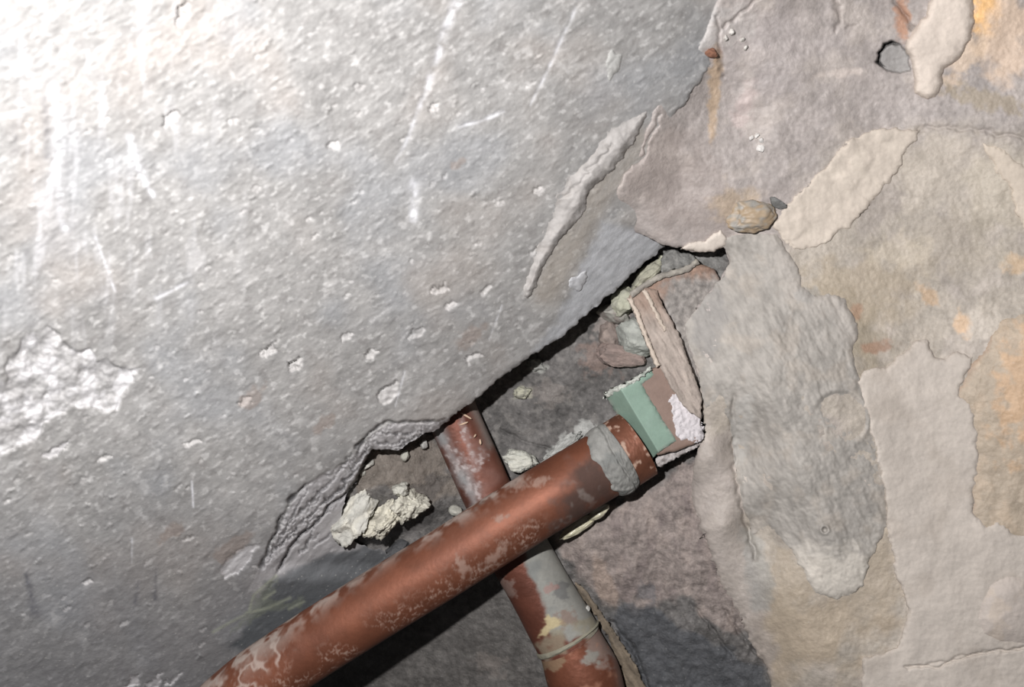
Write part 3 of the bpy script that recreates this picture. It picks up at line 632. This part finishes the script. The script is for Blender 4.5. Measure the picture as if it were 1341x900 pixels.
lump('mortar_lump', 681, 604, -23, 24, 14, 6, 14, (204, 203, 192), (192, 192, 184), 21, 5, 6, .2, fine=.10, label='white mortar lump filling the angle right of where the pipes cross', cat='mortar')
lump('mortar_smear', 738, 586, -26.5, 33, 10, 3, -38, (184, 184, 180), (160, 160, 156), 22, 5, 4, .4, fine=.2, label='thin whitish mortar smear along the rock above the front pipe', cat='mortar')
lump('mortar_smear', 702, 479, -26.5, 13, 10, 2.4, 30, (168, 168, 162), (140, 140, 136), 23, 4, 4, .3, fine=.16, label='grey-white mortar spot on dark rock near the slab edge', cat='mortar')
lump('mortar_smear', 684, 514, -27, 14, 8, 2.0, 0, (180, 178, 160), (140, 138, 128), 24, 4, 4, .3, fine=.16, label='yellowish mortar spot on dark rock right of the rear pipe', cat='mortar')
lump('mortar_lump', 818, 396, -16, 22, 19, 6, -40, (182, 182, 164), (170, 169, 155), 25, 5, 7, .16, label='yellowish mortar lump at the top end of the beige bar', cat='mortar')
lump('mortar_lump', 846, 362, -14, 30, 11, 5, -42, (182, 180, 162), (164, 161, 146), 26, 5, 5, .2, label='long yellowish mortar fillet along the slab corner', cat='mortar')
lump('mortar_chip', 868, 341, -13, 8, 6, 3, 30, (206, 206, 186), None, 27, 3, 7, .2, label='bright pale chip under the tip of the slab corner', cat='mortar')
lump('loose_stone', 832, 440, -17, 33, 25, 7, 30, (178, 180, 173), (156, 158, 152), 28, 5, 9, .12, label='grey-green angular stone against the beige bar', cat='stone')
lump('loose_stone', 812, 466, -20, 36, 18, 6, 15, (154, 137, 130), (138, 124, 118), 29, 5, 8, .14, label='pinkish brown stone above the green sleeve', cat='stone')
lump('loose_stone', 803, 411, -20, 22, 13, 6, 20, (178, 176, 168), (150, 142, 136), 30, 4, 8, .16, label='pale grey stone below the yellowish mortar lump', cat='stone')
lump('loose_stone', 796, 438, -23, 22, 15, 4, 60, (160, 146, 138), (140, 128, 122), 31, 4, 8, .16, label='brownish stone left of the grey-green angular stone', cat='stone')
lump('loose_stone', 520, 718, -32, 22, 9, 5, -35, (84, 84, 86), None, 32, 4, 7, .18, mat=M_ROCK, label='dark flat stone in the crevice under the mortar heap', cat='stone')
lump('pebble', 983, 283, 12.4, 34, 21, 3.6, -8, (178, 157, 131), (170, 166, 159), 33, 5, 2, .24, mat=M_PAINT, fine=.03, label='glossy brown pebble bedded above the cavity', cat='pebble')
lump('pebble', 1018, 266, 13.0, 13, 7, 3, 25, (128, 128, 126), None, 34, 4, 4, .14, label='small dark grey pebble beside the glossy brown one', cat='pebble')
for i, (px, py, r, w) in enumerate([(984, 181, 3.6, 'leftmost white lime grain'), (991, 178, 4, 'topmost white lime grain'), (997, 184, 3.8, 'small right-hand white lime grain'), (996, 195, 6, 'largest, lowest white lime grain')]):
    lump('lime_grain', px, py, wall_at(px, py) + .3, r, r, 1.1, 0, (226, 222, 218), None, 40 + i, 3, 8, .2, label=w + ' of the tight cluster above the brown pebble', cat='grain', group='white lime grains above the pebble')
for i, (px, py, r, w) in enumerate([(950, 50, 4, 'white lime grain nearest above the rust flake'), (958, 42, 4, 'topmost white lime grain of the loose row'), (972, 52, 3.5, 'white lime grain third along the loose row'), (976, 63, 3.5, 'lowest white lime grain of the loose row')]):
    lump('lime_grain', px, py, wall_at(px, py) + .3, r, r, 1.4, 0, (216, 212, 206), None, 50 + i, 3, 8, .2, label=w + ' at the top of the wall', cat='grain', group='white lime grains by the rust flake')
lump('rust_flake', 930, 69, wall_at(930, 69) + .2, 11, 7, 1.4, 10, (134, 96, 78), (112, 80, 66), 60, 4, 4, .14, label='rust brown flake beside the slab seam', cat='flake')
# curled flakes of old coating on the slab
def slab_at(px, py): return float(slab_z(np.array([px * 1.]), np.array([py * 1.]), None)[0])
def flake(px, py, rx, ry, deg, c, seed, label, th=1.2):
    t = np.linspace(0, 2 * np.pi, 26)[:-1]; rs = np.random.RandomState(seed)
    rr = 1 + .16 * np.sin(3 * t + seed) + .10 * np.sin(5 * t + 2 * seed) + rs.uniform(-.06, .06, 25)
    a = math.radians(deg); u = rx * rr * np.cos(t); v = ry * rr * np.sin(t)
    poly = np.c_[px + u * math.cos(a) - v * math.sin(a), py + u * math.sin(a) + v * math.cos(a)]
    x0, y0 = poly.min(0) - 7; x1, y1 = poly.max(0) + 7
    return sheet('coating_flake', np.arange(x0, x1, 1.0), np.arange(y0, y1, 1.0), lambda x, y, s: slab_z(x, y, None) * .5 + .5 * slab_plane(x, y) + .5 * (slab_at(px, py) - float(slab_plane(np.array(px * 1.), np.array(py * 1.)))) + th * (1 - np.exp(-s / 1.5)) + .25 * fbm(x, y, 12, 3, seed),
          flat(c, .08, 10, seed), M_PLAS, poly, .8, 8, seed, drop=lambda x, y: slab_z(x, y, None) - 1, step=1.0, label=label, cat='flake')
flake(757, 369, 15, 9, -45, (176, 176, 178), 71, 'small pale flake curling off the smooth slab corner', .9)
flake(803, 84, 10, 19, 12, (160, 159, 156), 72, 'cream flake standing on the slab near the top', .7)

# mortar bead running down the slab / wall seam
BEAD_L = [(850, 143), (830, 152), (802, 166), (775, 195), (745, 228), (729, 255), (722, 280), (714, 300), (704, 322), (694, 350), (684, 378), (684, 388)]
BEAD_R = [(691, 391), (702, 377), (712, 350), (728, 323), (748, 299), (763, 280), (772, 250), (802, 225), (829, 188), (848, 151)]
def bead_z(x, y, s):
    dl, _ = dist_line(x, y, BEAD_L); dr, _ = dist_line(x, y, BEAD_R)
    t = dl / (dl + dr + 1e-6)
    h = 2.7 * sstep(-.05, .75, t) * np.sqrt(np.clip(s, 0, 9) / 9) * (1 + .40 * fbm(x, y, 34, 3, 81)) + .18 * fbm(x, y, 9, 3, 82)
    for ln in ([(770, 228), (748, 252), (735, 258)], [(800, 190), (785, 212), (768, 222)], [(790, 178), (770, 205), (752, 226)]):
        h = h - .7 * np.exp(-(dist_line(x + 4 * fbm(x, y, 12, 2, 83), y, ln)[0] / 2.2) ** 2)
    return slab_plane(x, y) + slab_rough(x, y) * .6 + h
sheet('mortar_bead', np.arange(670, 870, 1.2), np.arange(130, 402, 1.2), bead_z, flat((160, 156, 153), .09, 14, 84, (148, 143, 139), .6), M_PLAS, BEAD_L + BEAD_R, 2.4, 14, 85,
      drop=lambda x, y: slab_plane(x, y) - 9, step=1.2, label='lumpy squeezed mortar bead running down the seam of the slab', cat='mortar')

# ------------------------------------------------------------------ pipes
def smooth_path(pts, n):
    P = np.asarray(pts, float); L = np.r_[0, np.cumsum(np.linalg.norm(np.diff(P[:, :2], axis=0), axis=1))]
    t = np.linspace(0, L[-1], n); Q = np.stack([np.interp(t, L, P[:, k]) for k in range(P.shape[1])], 1)
    k = max(3, int(n * .10)) | 1; ker = np.hanning(k + 2)[1:-1]; ker /= ker.sum()
    ext = np.r_[2 * Q[0] - Q[1:k // 2 + 1][::-1], Q, 2 * Q[-1] - Q[-k // 2:-1][::-1]]
    return np.stack([np.convolve(ext[:, j], ker, 'same')[k // 2:k // 2 + n] for j in range(Q.shape[1])], 1)
def tube(name, pts, rfun, colfun, nl, na, parent, mat=M_COPR, noise=0.0, cap=True, label=None, seed=0, shift=None):
    """pts: (px, py, z mm); rfun(t, theta) radius in mm"""
    Q = smooth_path(pts, nl); W = at(Q[:, 0], Q[:, 1], Q[:, 2])
    T = np.gradient(W, axis=0); T /= np.linalg.norm(T, axis=1)[:, None]
    up = np.array([0, 0, 1.0]); S = np.cross(T, up); S /= np.linalg.norm(S, axis=1)[:, None]; U = np.cross(S, T)
    th = np.linspace(0, 2 * np.pi, na, endpoint=False); t = np.linspace(0, 1, nl)
    TT, TH = np.meshgrid(t, th, indexing='ij')
    R = rfun(TT, TH) * .001
    V = W[:, None] + R[..., None] * (np.cos(TH)[..., None] * S[:, None] + np.sin(TH)[..., None] * U[:, None])
    if shift is not None: V = V + (shift(TT, TH) * .001)[..., None] * T[:, None]
    V = V.reshape(-1, 3)
    if noise: V = V + (noise * .001 * (perlin3(V * 600, seed) + .6 * perlin3(V * 1500, seed + 1)))[:, None] * np.repeat(U, na, 0)
    idx = np.arange(nl * na).reshape(nl, na)
    q = np.stack([idx[:-1], np.roll(idx[:-1], -1, 1), np.roll(idx[1:], -1, 1), idx[1:]], -1).reshape(-1, 4)
    px = V[:, 0] * 1000 / (D - V[:, 2] * 1000) * F + CX; py = -V[:, 1] * 1000 / (D - V[:, 2] * 1000) * F + CY
    col, crust = colfun(px, py, TT.ravel(), TH.ravel(), V)
    col = col * (.53 + .25 * crust)[:, None]            # bare copper is a dark metal, the mineral crust is paler
    if cap:
        V = np.r_[V, W[:1], W[-1:]]; c0, c1 = nl * na, nl * na + 1
        e = np.roll(idx[0], -1); q = np.r_[q, np.stack([np.full(na, c0), e, idx[0], np.full(na, c0)], -1)] if False else q
        # close the ends with a slightly inset ring fan
        f0 = np.stack([idx[0], idx[0], np.roll(idx[0], -1), np.full(na, c0)], -1); f1 = np.stack([np.roll(idx[-1], -1), np.roll(idx[-1], -1), idx[-1], np.full(na, c1)], -1)
        col = np.r_[col, col[:1], col[-1:]]; crust = np.r_[crust, crust[:1], crust[-1:]]
        tri = np.r_[f0[:, 1:], f1[:, 1:]]
        allq = np.r_[q[:, [0, 1, 2]], q[:, [0, 2, 3]], tri]
    else: allq = q
    return place(name, V, allq, col, mat, parent, True, crust, label=label)
def noise3(V, sc_, seed): return perlin3(V * sc_, seed) + .5 * perlin3(V * sc_ * 2.1, seed + 1) + .25 * perlin3(V * sc_ * 4.3, seed + 2)

# front pipe
FP = [(190, 1050, 1), (225, 1000, 1), (289, 933, 1), (335, 894, 1), (404, 848, 1), (480, 800, 1), (582, 738, 1), (698, 664, 0), (793, 607, -1), (826, 587, -2)]
front = thing('copper_pipe', 582, 738, -10, label='copper water pipe lying on top, running from lower left into the green sleeve', cat='pipe')
def front_col(px, py, t, th, V):
    col = np.repeat(lin((150, 93, 70))[None], len(px), 0)
    n = noise3(V, 90, 501); col *= (1 + .18 * n)[:, None]
    col = mixc(col, .45 * sstep(0, .7, noise3(V, 50, 502)), (120, 72, 54))
    crust = np.zeros(len(px))
    def add(m, c):
        nonlocal col, crust
        col = mixc(col, m, c); crust = np.maximum(crust, m)
    lace = sstep(.16, .03, np.abs(noise3(V, 110, 503))); lace2 = sstep(.12, .02, np.abs(noise3(V, 300, 511)))
    fleck = sstep(.15, .6, noise3(V, 700, 504))
    d, tt = dist_line(px, py, [(300, 930), (380, 892), (480, 838), (580, 778), (660, 725), (700, 700)]); band = np.exp(-(d / 20) ** 2)
    add(.8 * np.clip(band * (lace2 * .9 + fleck) * sstep(-.3, .3, noise3(V, 130, 505) + .1), 0, 1), (160, 136, 123))
    bl_ = polymask(px, py, [(230, 960), (262, 890), (310, 850), (372, 812), (385, 835), (372, 870), (345, 880), (330, 930)], 8, 8, 30, 506)
    add(.75 * np.clip(bl_ * (lace + .35 * fleck), 0, 1), (180, 164, 154))
    top, _ = dist_line(px, py, [(235, 925), (265, 893), (310, 856), (380, 809), (452, 764), (511, 724), (560, 699), (640, 650), (675, 625)])
    add(.85 * np.exp(-(top / (12 + 14 * sstep(480, 330, px))) ** 2) * sstep(-.45, .15, noise3(V, 160, 507)), (178, 166, 157))
    add(.5 * np.exp(-(top / 15) ** 2) * sstep(.0, .4, noise3(V, 160, 508)), (96, 72, 62))
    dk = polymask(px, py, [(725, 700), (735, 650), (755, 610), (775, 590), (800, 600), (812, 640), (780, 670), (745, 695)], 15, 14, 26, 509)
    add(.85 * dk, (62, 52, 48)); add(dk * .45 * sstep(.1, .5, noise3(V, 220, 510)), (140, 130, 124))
    for cx, cy, rx, ry, dg in [(607, 744, 8, 12, -30), (681, 633, 12, 6, -40), (705, 632, 13, 5, -20), (655, 678, 8, 4, -10), (648, 728, 22, 6, -45)]:
        add(.5 * blob(px, py, cx, cy, rx, ry, dg, .8, 7, seed=int(cx), soft=.5), (178, 158, 146))
    return col, crust
tube('tube', FP, lambda t, th: 11.0 + 0 * t, front_col, 620, 140, front, noise=.025)
def grey_col(px, py, t, th, V):
    col = np.repeat(lin((142, 141, 137))[None], len(px), 0); col *= (1 + .3 * noise3(V, 200, 520))[:, None]
    return mixc(col, .6 * sstep(.1, .5, noise3(V, 120, 521)), (112, 114, 112)), np.ones(len(px))
tube('solder_collar', [(786, 611, -1), (797, 605, -1), (806, 599.5, -1.2), (816, 594, -1.4)], lambda t, th: 11.0 + 1.2 * np.sin(np.pi * np.clip(t, .0, 1)) ** .6 + .3 * np.sin(5 * th) * np.sin(np.pi * t) - .7 * np.exp(-((t - .62 - .06 * np.sin(3 * th)) / .05) ** 2), grey_col, 60, 160, front, noise=.45, shift=lambda t, th: (1 - 1.2 * t) * (.7 * np.sin(2 * th + .8) + .5 * np.sin(5 * th) + .35 * np.sin(11 * th + 1)), label='grey crusted solder collar')
def socket_col(px, py, t, th, V):
    col = np.repeat(lin((142, 91, 70))[None], len(px), 0); col *= (1 + .2 * noise3(V, 120, 522))[:, None]
    m = .8 * sstep(.2, .42, noise3(V, 300, 523)); return mixc(col, m, (196, 168, 150)), m
tube('socket', [(812, 596, -1.2), (820, 591, -1.5), (827, 586.5, -1.8), (834, 582, -2)], lambda t, th: 11.7 + 0 * t, socket_col, 40, 120, front, noise=.08)

# rear pipe
RP = [(545, 430, -21), (570, 490, -21), (599, 558, -21), (620, 605, -20.8), (639, 648, -20.6), (662, 691, -20.4), (685, 733, -20), (700, 760, -20)]
rear = thing('copper_pipe', 660, 690, -31, label='thinner copper pipe crossing underneath, coming out from under the slab', cat='pipe')
def rear_col(px, py, t, th, V):
    col = np.repeat(lin((136, 84, 68))[None], len(px), 0); col *= (1 + .2 * noise3(V, 90, 531))[:, None]
    crust = np.zeros(len(px))
    def add(m, c):
        nonlocal col, crust
        col = mixc(col, m, c); crust = np.maximum(crust, m)
    d, _ = dist_line(px, py, [(565, 545), (585, 588), (605, 625), (625, 665)])
    add(.85 * np.exp(-(d / 11) ** 2) * sstep(-.5, .1, noise3(V, 110, 532)), (138, 140, 140))
    add(.6 * np.exp(-(d / 5) ** 2), (168, 168, 168))
    for cx, cy, rx, ry, dg in [(592, 590, 8, 12, -20), (623, 605, 18, 10, -50), (620, 640, 10, 14, -20), (600, 612, 10, 14, 0), (610, 570, 5, 26, -20)]:
        add(.75 * blob(px, py, cx, cy, rx, ry, dg, .8, 9, seed=int(cx + cy), soft=.5) * (.3 + .7 * sstep(-.2, .3, noise3(V, 420, 535))), (206, 196, 194))
    add(.5 * polymask(px, py, [(612, 560), (650, 600), (672, 625), (650, 650), (630, 655), (620, 610)], 8, 8, 20, 533) * sstep(-.4, .3, noise3(V, 70, 534)), (146, 116, 108))
    d, _ = dist_line(px, py, [(618, 528), (632, 555), (642, 580)]); add(.75 * np.exp(-(d / 8) ** 2), (150, 144, 138))
    return col, crust
tube('tube', RP, lambda t, th: 9.0 + 0 * t, rear_col, 320, 120, rear, noise=.05)
for px, py, deg, l in [(607, 555, -20, 7), (622, 571, -60, 3), (629, 579, 80, 4), (611, 545, 30, 9)]:
    lump('dry_speck', px, py, -12.2, l, 1.5, .6, deg, (206, 178, 154), None, int(px), 2, 2, .1, parent=rear)
def coup_col(px, py, t, th, V):
    col = np.repeat(lin((136, 84, 68))[None], len(px), 0); col *= (1 + .2 * noise3(V, 90, 541))[:, None]
    crust = np.zeros(len(px))
    def add(m, c):
        nonlocal col, crust
        col = mixc(col, m, c); crust = np.maximum(crust, m)
    g = polymask(px, py, [(683, 690), (690, 735), (695, 755), (708, 780), (716, 800), (714, 825), (745, 840), (800, 830), (800, 780), (740, 680)], 4, 6, 22, 542)
    add(.92 * g, (154, 156, 150)); add(g * .5 * sstep(.05, .5, noise3(V, 90, 543)), (112, 116, 116))
    add(.6 * blob(px, py, 736, 775, 10, 12, 0, .6, 10, 544), (96, 96, 98)); add(.5 * blob(px, py, 722, 770, 9, 6, -20, .6, 8, 545), (166, 120, 112))
    add(.6 * blob(px, py, 665, 770, 9, 16, -20, .6, 10, 546), (140, 126, 118))
    add(.9 * polymask(px, py, [(705, 835), (712, 820), (716, 806), (724, 808), (738, 812), (742, 820), (724, 822), (714, 834)], 2, 3, 8, 547), (198, 182, 142))
    add(.7 * blob(px, py, 742, 810, 12, 12, 0, .6, 10, 548), (140, 116, 104))
    add(.75 * polymask(px, py, [(695, 850), (715, 830), (750, 815), (790, 800), (795, 830), (710, 870)], 4, 5, 14, 549) * sstep(-.3, .3, noise3(V, 120, 550)), (150, 142, 122))
    return col, crust
tube('coupling', [(648, 664, -20.6), (662, 691, -20.4), (685, 733, -20), (715, 786, -19.2), (742, 834, -18.4), (746, 841, -18.3)], lambda t, th: 10.9 + .7 * sstep(.55, 1, t) + 0 * th, coup_col, 300, 120, rear, noise=.07)
def bead_col(px, py, t, th, V):
    col = np.repeat(lin((146, 142, 126))[None], len(px), 0); col *= (1 + .25 * noise3(V, 200, 551))[:, None]; return col, np.ones(len(px))
tube('joint_rim', [(742.5, 834, -18.4), (744, 837, -18.3), (745.5, 839.6, -18.2)], lambda t, th: 11.5 + .7 * np.sin(np.pi * t) ** .7 + 0 * th, bead_col, 14, 120, rear, noise=.3, label='thin grey-green rim of the joint')
def elbow_col(px, py, t, th, V):
    col = np.repeat(lin((146, 90, 68))[None], len(px), 0); col *= (1 + .2 * noise3(V, 80, 561))[:, None]
    crust = np.zeros(len(px))
    for m, c in [(.75 * blob(px, py, 785, 845, 22, 26, 0, .6, 14, 562), (146, 132, 124)), (.8 * blob(px, py, 775, 862, 9, 10, 0, .6, 10, 563), (156, 156, 148)), (.6 * blob(px, py, 722, 868, 16, 10, 0, .6, 10, 564), (150, 138, 112)),
                 (.7 * np.exp(-(dist_line(px, py, [(795, 830), (812, 872), (816, 900)])[0] / 8) ** 2), (130, 116, 110)), (.5 * sstep(.2, .5, noise3(V, 150, 565)), (188, 140, 116))]:
        col = mixc(col, m, c); crust = np.maximum(crust, m)
    return col, crust
tube('elbow', [(744, 838, -18.4), (752, 856, -18), (766, 890, -18), (775, 930, -20), (772, 980, -24), (760, 1040, -30)], lambda t, th: 11.3 + 1.6 * sstep(0, .25, t) + 0 * th, elbow_col, 200, 120, rear, noise=.07, label='copper elbow with bright worn patches')

# sealant under the front pipe
lump('sealant_bead', 758, 690, -12, 30, 7, 4, -32, (196, 190, 164), None, 91, 5, 1, .16, mat=M_WET, fine=.02, label='glossy cream sealant bead squeezed out below the front pipe', cat='sealant')
lump('sealant_bead', 784, 671, -10, 16, 7, 3.5, -35, (198, 192, 168), None, 92, 4, 1, .16, mat=M_WET, fine=.02, label='shorter cream sealant bead next to the solder collar', cat='sealant')

# ------------------------------------------------------------------ fitting: brown box with green sleeve and beige bar
fit = thing('pipe_fitting', 862, 545, -24, label='brown box fitting with green painted sleeve at the end of the front pipe', cat='fitting')
def block(name, poly, zt, drop, colfun, mat, rag=.6, seed=0, lam=8, label=None, extra=None, rnd=1.2, step=1.0, parent=None, **tags):
    P = np.asarray(poly, float); x0, y0 = P.min(0) - 7; x1, y1 = P.max(0) + 7
    f = zt if callable(zt) else (lambda x, y: zt + 0 * x)
    return sheet(name, np.arange(x0, x1, step), np.arange(y0, y1, step), lambda x, y, s: f(x, y) - .8 * np.exp(-s / rnd) + (extra(x, y, s) if extra else 0), colfun, mat, poly, rag, lam, seed, drop=drop, step=step, parent=parent, label=label, **tags)
U0 = np.array([813, 510.]); AU = np.array([.857, -.515]); AV = np.array([.488, .873])
def ucoord(x, y): return (x - U0[0]) * AU[0] + (y - U0[1]) * AU[1]
block('body', [(815, 508), (856, 482), (880, 470), (906, 505), (918, 545), (917, 578), (890, 590), (861, 596)], lambda x, y: 5.5 - .03 * ucoord(x, y), -24, flat((146, 124, 113), .09, 20, 601, (138, 116, 104), .6), M_PAINT, .8, 602, parent=fit)
def green_col(x, y, s):
    col = flat((142, 166, 151), .07, 22, 611, (146, 168, 155), .6)(x, y, s)
    e = np.exp(-s / 1.6) * sstep(-.2, .3, fbm(x, y, 7, 3, 612)); return mixc(col, .8 * e, (206, 208, 198))
block('green_sleeve', [(793, 518), (799, 513), (813, 508), (835, 496), (853, 482), (858, 492), (841, 503), (850, 520), (868, 550), (886, 577), (861, 594), (848, 609), (836, 592), (818, 560)],
      lambda x, y: 6.8 - np.maximum(-ucoord(x, y), 0) * .42 - .05 * np.maximum(ucoord(x, y), 0), -22, green_col, M_PAINT, .9, 613, 7, parent=fit, label='sage green painted sleeve with a folded edge')
block('paint_patch', [(878, 518), (888, 512), (897, 522), (906, 533), (918, 541), (920, 576), (904, 577), (888, 577), (882, 560), (877, 538)], lambda x, y: 6.0 - .03 * ucoord(x, y), 2, flat((212, 206, 208), .06, 8, 621), M_MORT, 4, 622, 9, parent=fit, label='white crusted paint patch', extra=lambda x, y, s: .35 * fbm(x, y, 6, 3, 623))
block('paint_crust', [(791, 517), (800, 510), (815, 504), (835, 493), (852, 480), (855, 484), (838, 497), (817, 510), (803, 516), (795, 521)], lambda x, y: 6.6 - np.maximum(-ucoord(x, y), 0) * .35, -6, flat((196, 198, 190), .2, 6, 625, (150, 160, 150), .7), M_MORT, 2.2, 626, 6, parent=fit, rnd=.8, extra=lambda x, y, s: .4 * fbm(x, y, 6, 3, 627), label='pale crust along the top edge of the sleeve')
def lip_x(x, y, s): return .6 * fbm(x, y, 8, 3, 631)
block('broken_edge', [(852, 610), (862, 598), (880, 586), (900, 577), (917, 573), (918, 582), (900, 593), (880, 603), (864, 612)], 1.5, -20, flat((186, 180, 178), .2, 8, 632, (140, 132, 128), .7), M_MORT, 2, 633, 6, extra=lip_x, parent=fit, label='crumbled whitish lower edge')
bar = thing('bar', 868, 450, -20, label='beige fibrous bar standing behind the green sleeve', cat='bar')
BARP = [(823, 390), (830, 382), (846, 376), (860, 380), (868, 400), (880, 420), (890, 440), (900, 468), (910, 495), (919, 522), (918, 548), (904, 541), (892, 528), (880, 510), (866, 484), (856, 460), (848, 438), (838, 416)]
def bar_col(x, y, s):
    u, v = rot(x, y, 62)
    col = flat((172, 160, 151), .06, 20, 641, (158, 146, 138), .6)(x, y, s); col *= (1 + .18 * fbm(u * .25, v, 7, 3, 642))[:, None]
    return mixc(col, .7 * sstep(440, 385, y + 10 * fbm(x, y, 20, 2, 643)), (150, 126, 111))
block('core', BARP, lambda x, y: 3.6 + .024 * (y - 380), -24, bar_col, M_MORT, 1.2, 644, 8, extra=lambda x, y, s: .5 * fbm(*[q * k for q, k in zip(rot(x, y, 62), (.3, 1))], 8, 3, 645), parent=bar)
for i, (pts, w) in enumerate([([(824, 390), (834, 410), (843, 434), (852, 456), (862, 480)], 3.0), ([(843, 380), (850, 392), (858, 408), (866, 424), (872, 434)], 2.6)]):
    L_ = [(x - w, y + w * .4) for x, y in pts]; R_ = [(x + w, y - w * .4) for x, y in pts][::-1]
    block('ridge', L_ + R_, lambda x, y: 5.0 + .02 * (y - 380), -6, flat((202, 188, 174), .08, 8, 650 + i), M_MORT, 1.2, 655 + i, 6, parent=bar, rnd=.8)
# brown plate with a curled grey lip behind the bar
plate = thing('cover_plate', 880, 370, -16, label='brown plate with a curled pale lip under the rock overhang', cat='plate')
def plate_col(x, y, s):
    col = flat((142, 118, 104), .08, 18, 661)(x, y, s)
    m = sstep(862, 892, x + .35 * (y - 360) + 12 * fbm(x, y, 16, 3, 662) - .55 * np.maximum(355 - y, 0)); col = mixc(col, .85 * m * sstep(352, 372, y + 6 * fbm(x, y, 10, 2, 663)), (134, 132, 129))
    return col * (1 + .4 * m * fbm(x, y, 7, 4, 664))[:, None]
block('plate', [(832, 382), (850, 370), (872, 360), (895, 352), (912, 345), (935, 352), (945, 372), (925, 402), (915, 428), (920, 458), (926, 500), (922, 530), (910, 505), (900, 470), (888, 438), (876, 412), (862, 384)], lambda x, y: 2.2 - .055 * (x - 850) - .008 * (y - 380), -22, plate_col, M_WALL, 1.0, 665, 8, parent=plate)
lipc = [(826, 387), (845, 374), (866, 362), (886, 357), (902, 352), (914, 343)]
block('lip', [(x - 1.5, y - 4) for x, y in lipc] + [(x + 1.5, y + 3) for x, y in lipc[::-1]], lambda x, y: 4.4 - .055 * (x - 850), -18, flat((156, 150, 142), .1, 8, 671, (186, 180, 168), .7), M_MORT, 1.0, 672, 8, parent=plate, rnd=2.0, label='curled grey-white lip')
block('rock_wedge', [(868, 330), (880, 326), (905, 334), (915, 342), (900, 350), (880, 354), (866, 358), (866, 344)], -6, -20, flat((126, 125, 122), .3, 9, 681, (150, 148, 144), .6), M_ROCK, 2, 682, 8, extra=lambda x, y, s: .8 * fbm(x, y, 14, 3, 683), label='grey rock wedge under the tip of the overhang', cat='stone')

# brown fibrous strip along the elbow
SP = [(752, 762), (764, 770), (776, 788), (796, 815), (816, 845), (832, 872), (848, 905), (858, 940), (822, 940), (818, 895), (812, 872), (798, 840), (788, 818), (772, 795), (758, 778)]
block('timber_sliver', SP, lambda x, y: floor_t(x, y) + 3.2, lambda x, y: floor_t(x, y) - 3, lambda x, y, s: flat((128, 116, 101), .1, 14, 691, (104, 95, 85), .7)(x, y, s) * (1 + .3 * fbm(*[q * k for q, k in zip(rot(x, y, 58), (.2, 1))], 6, 3, 692))[:, None],
      M_MORT, 2.2, 693, 9, extra=lambda x, y, s: .6 * fbm(*[q * k for q, k in zip(rot(x, y, 58), (.2, 1))], 7, 3, 694), rnd=3, label='brown fibrous sliver lying along the copper elbow', cat='timber')
lump('mortar_chip', 769, 797, -17, 4, 4, 2, 0, (200, 198, 192), None, 95, 3, 4, .15, label='tiny white chip beside the coupling on the brown sliver', cat='mortar')

for o in bpy.data.objects:
    if '_o' in o: del o['_o']
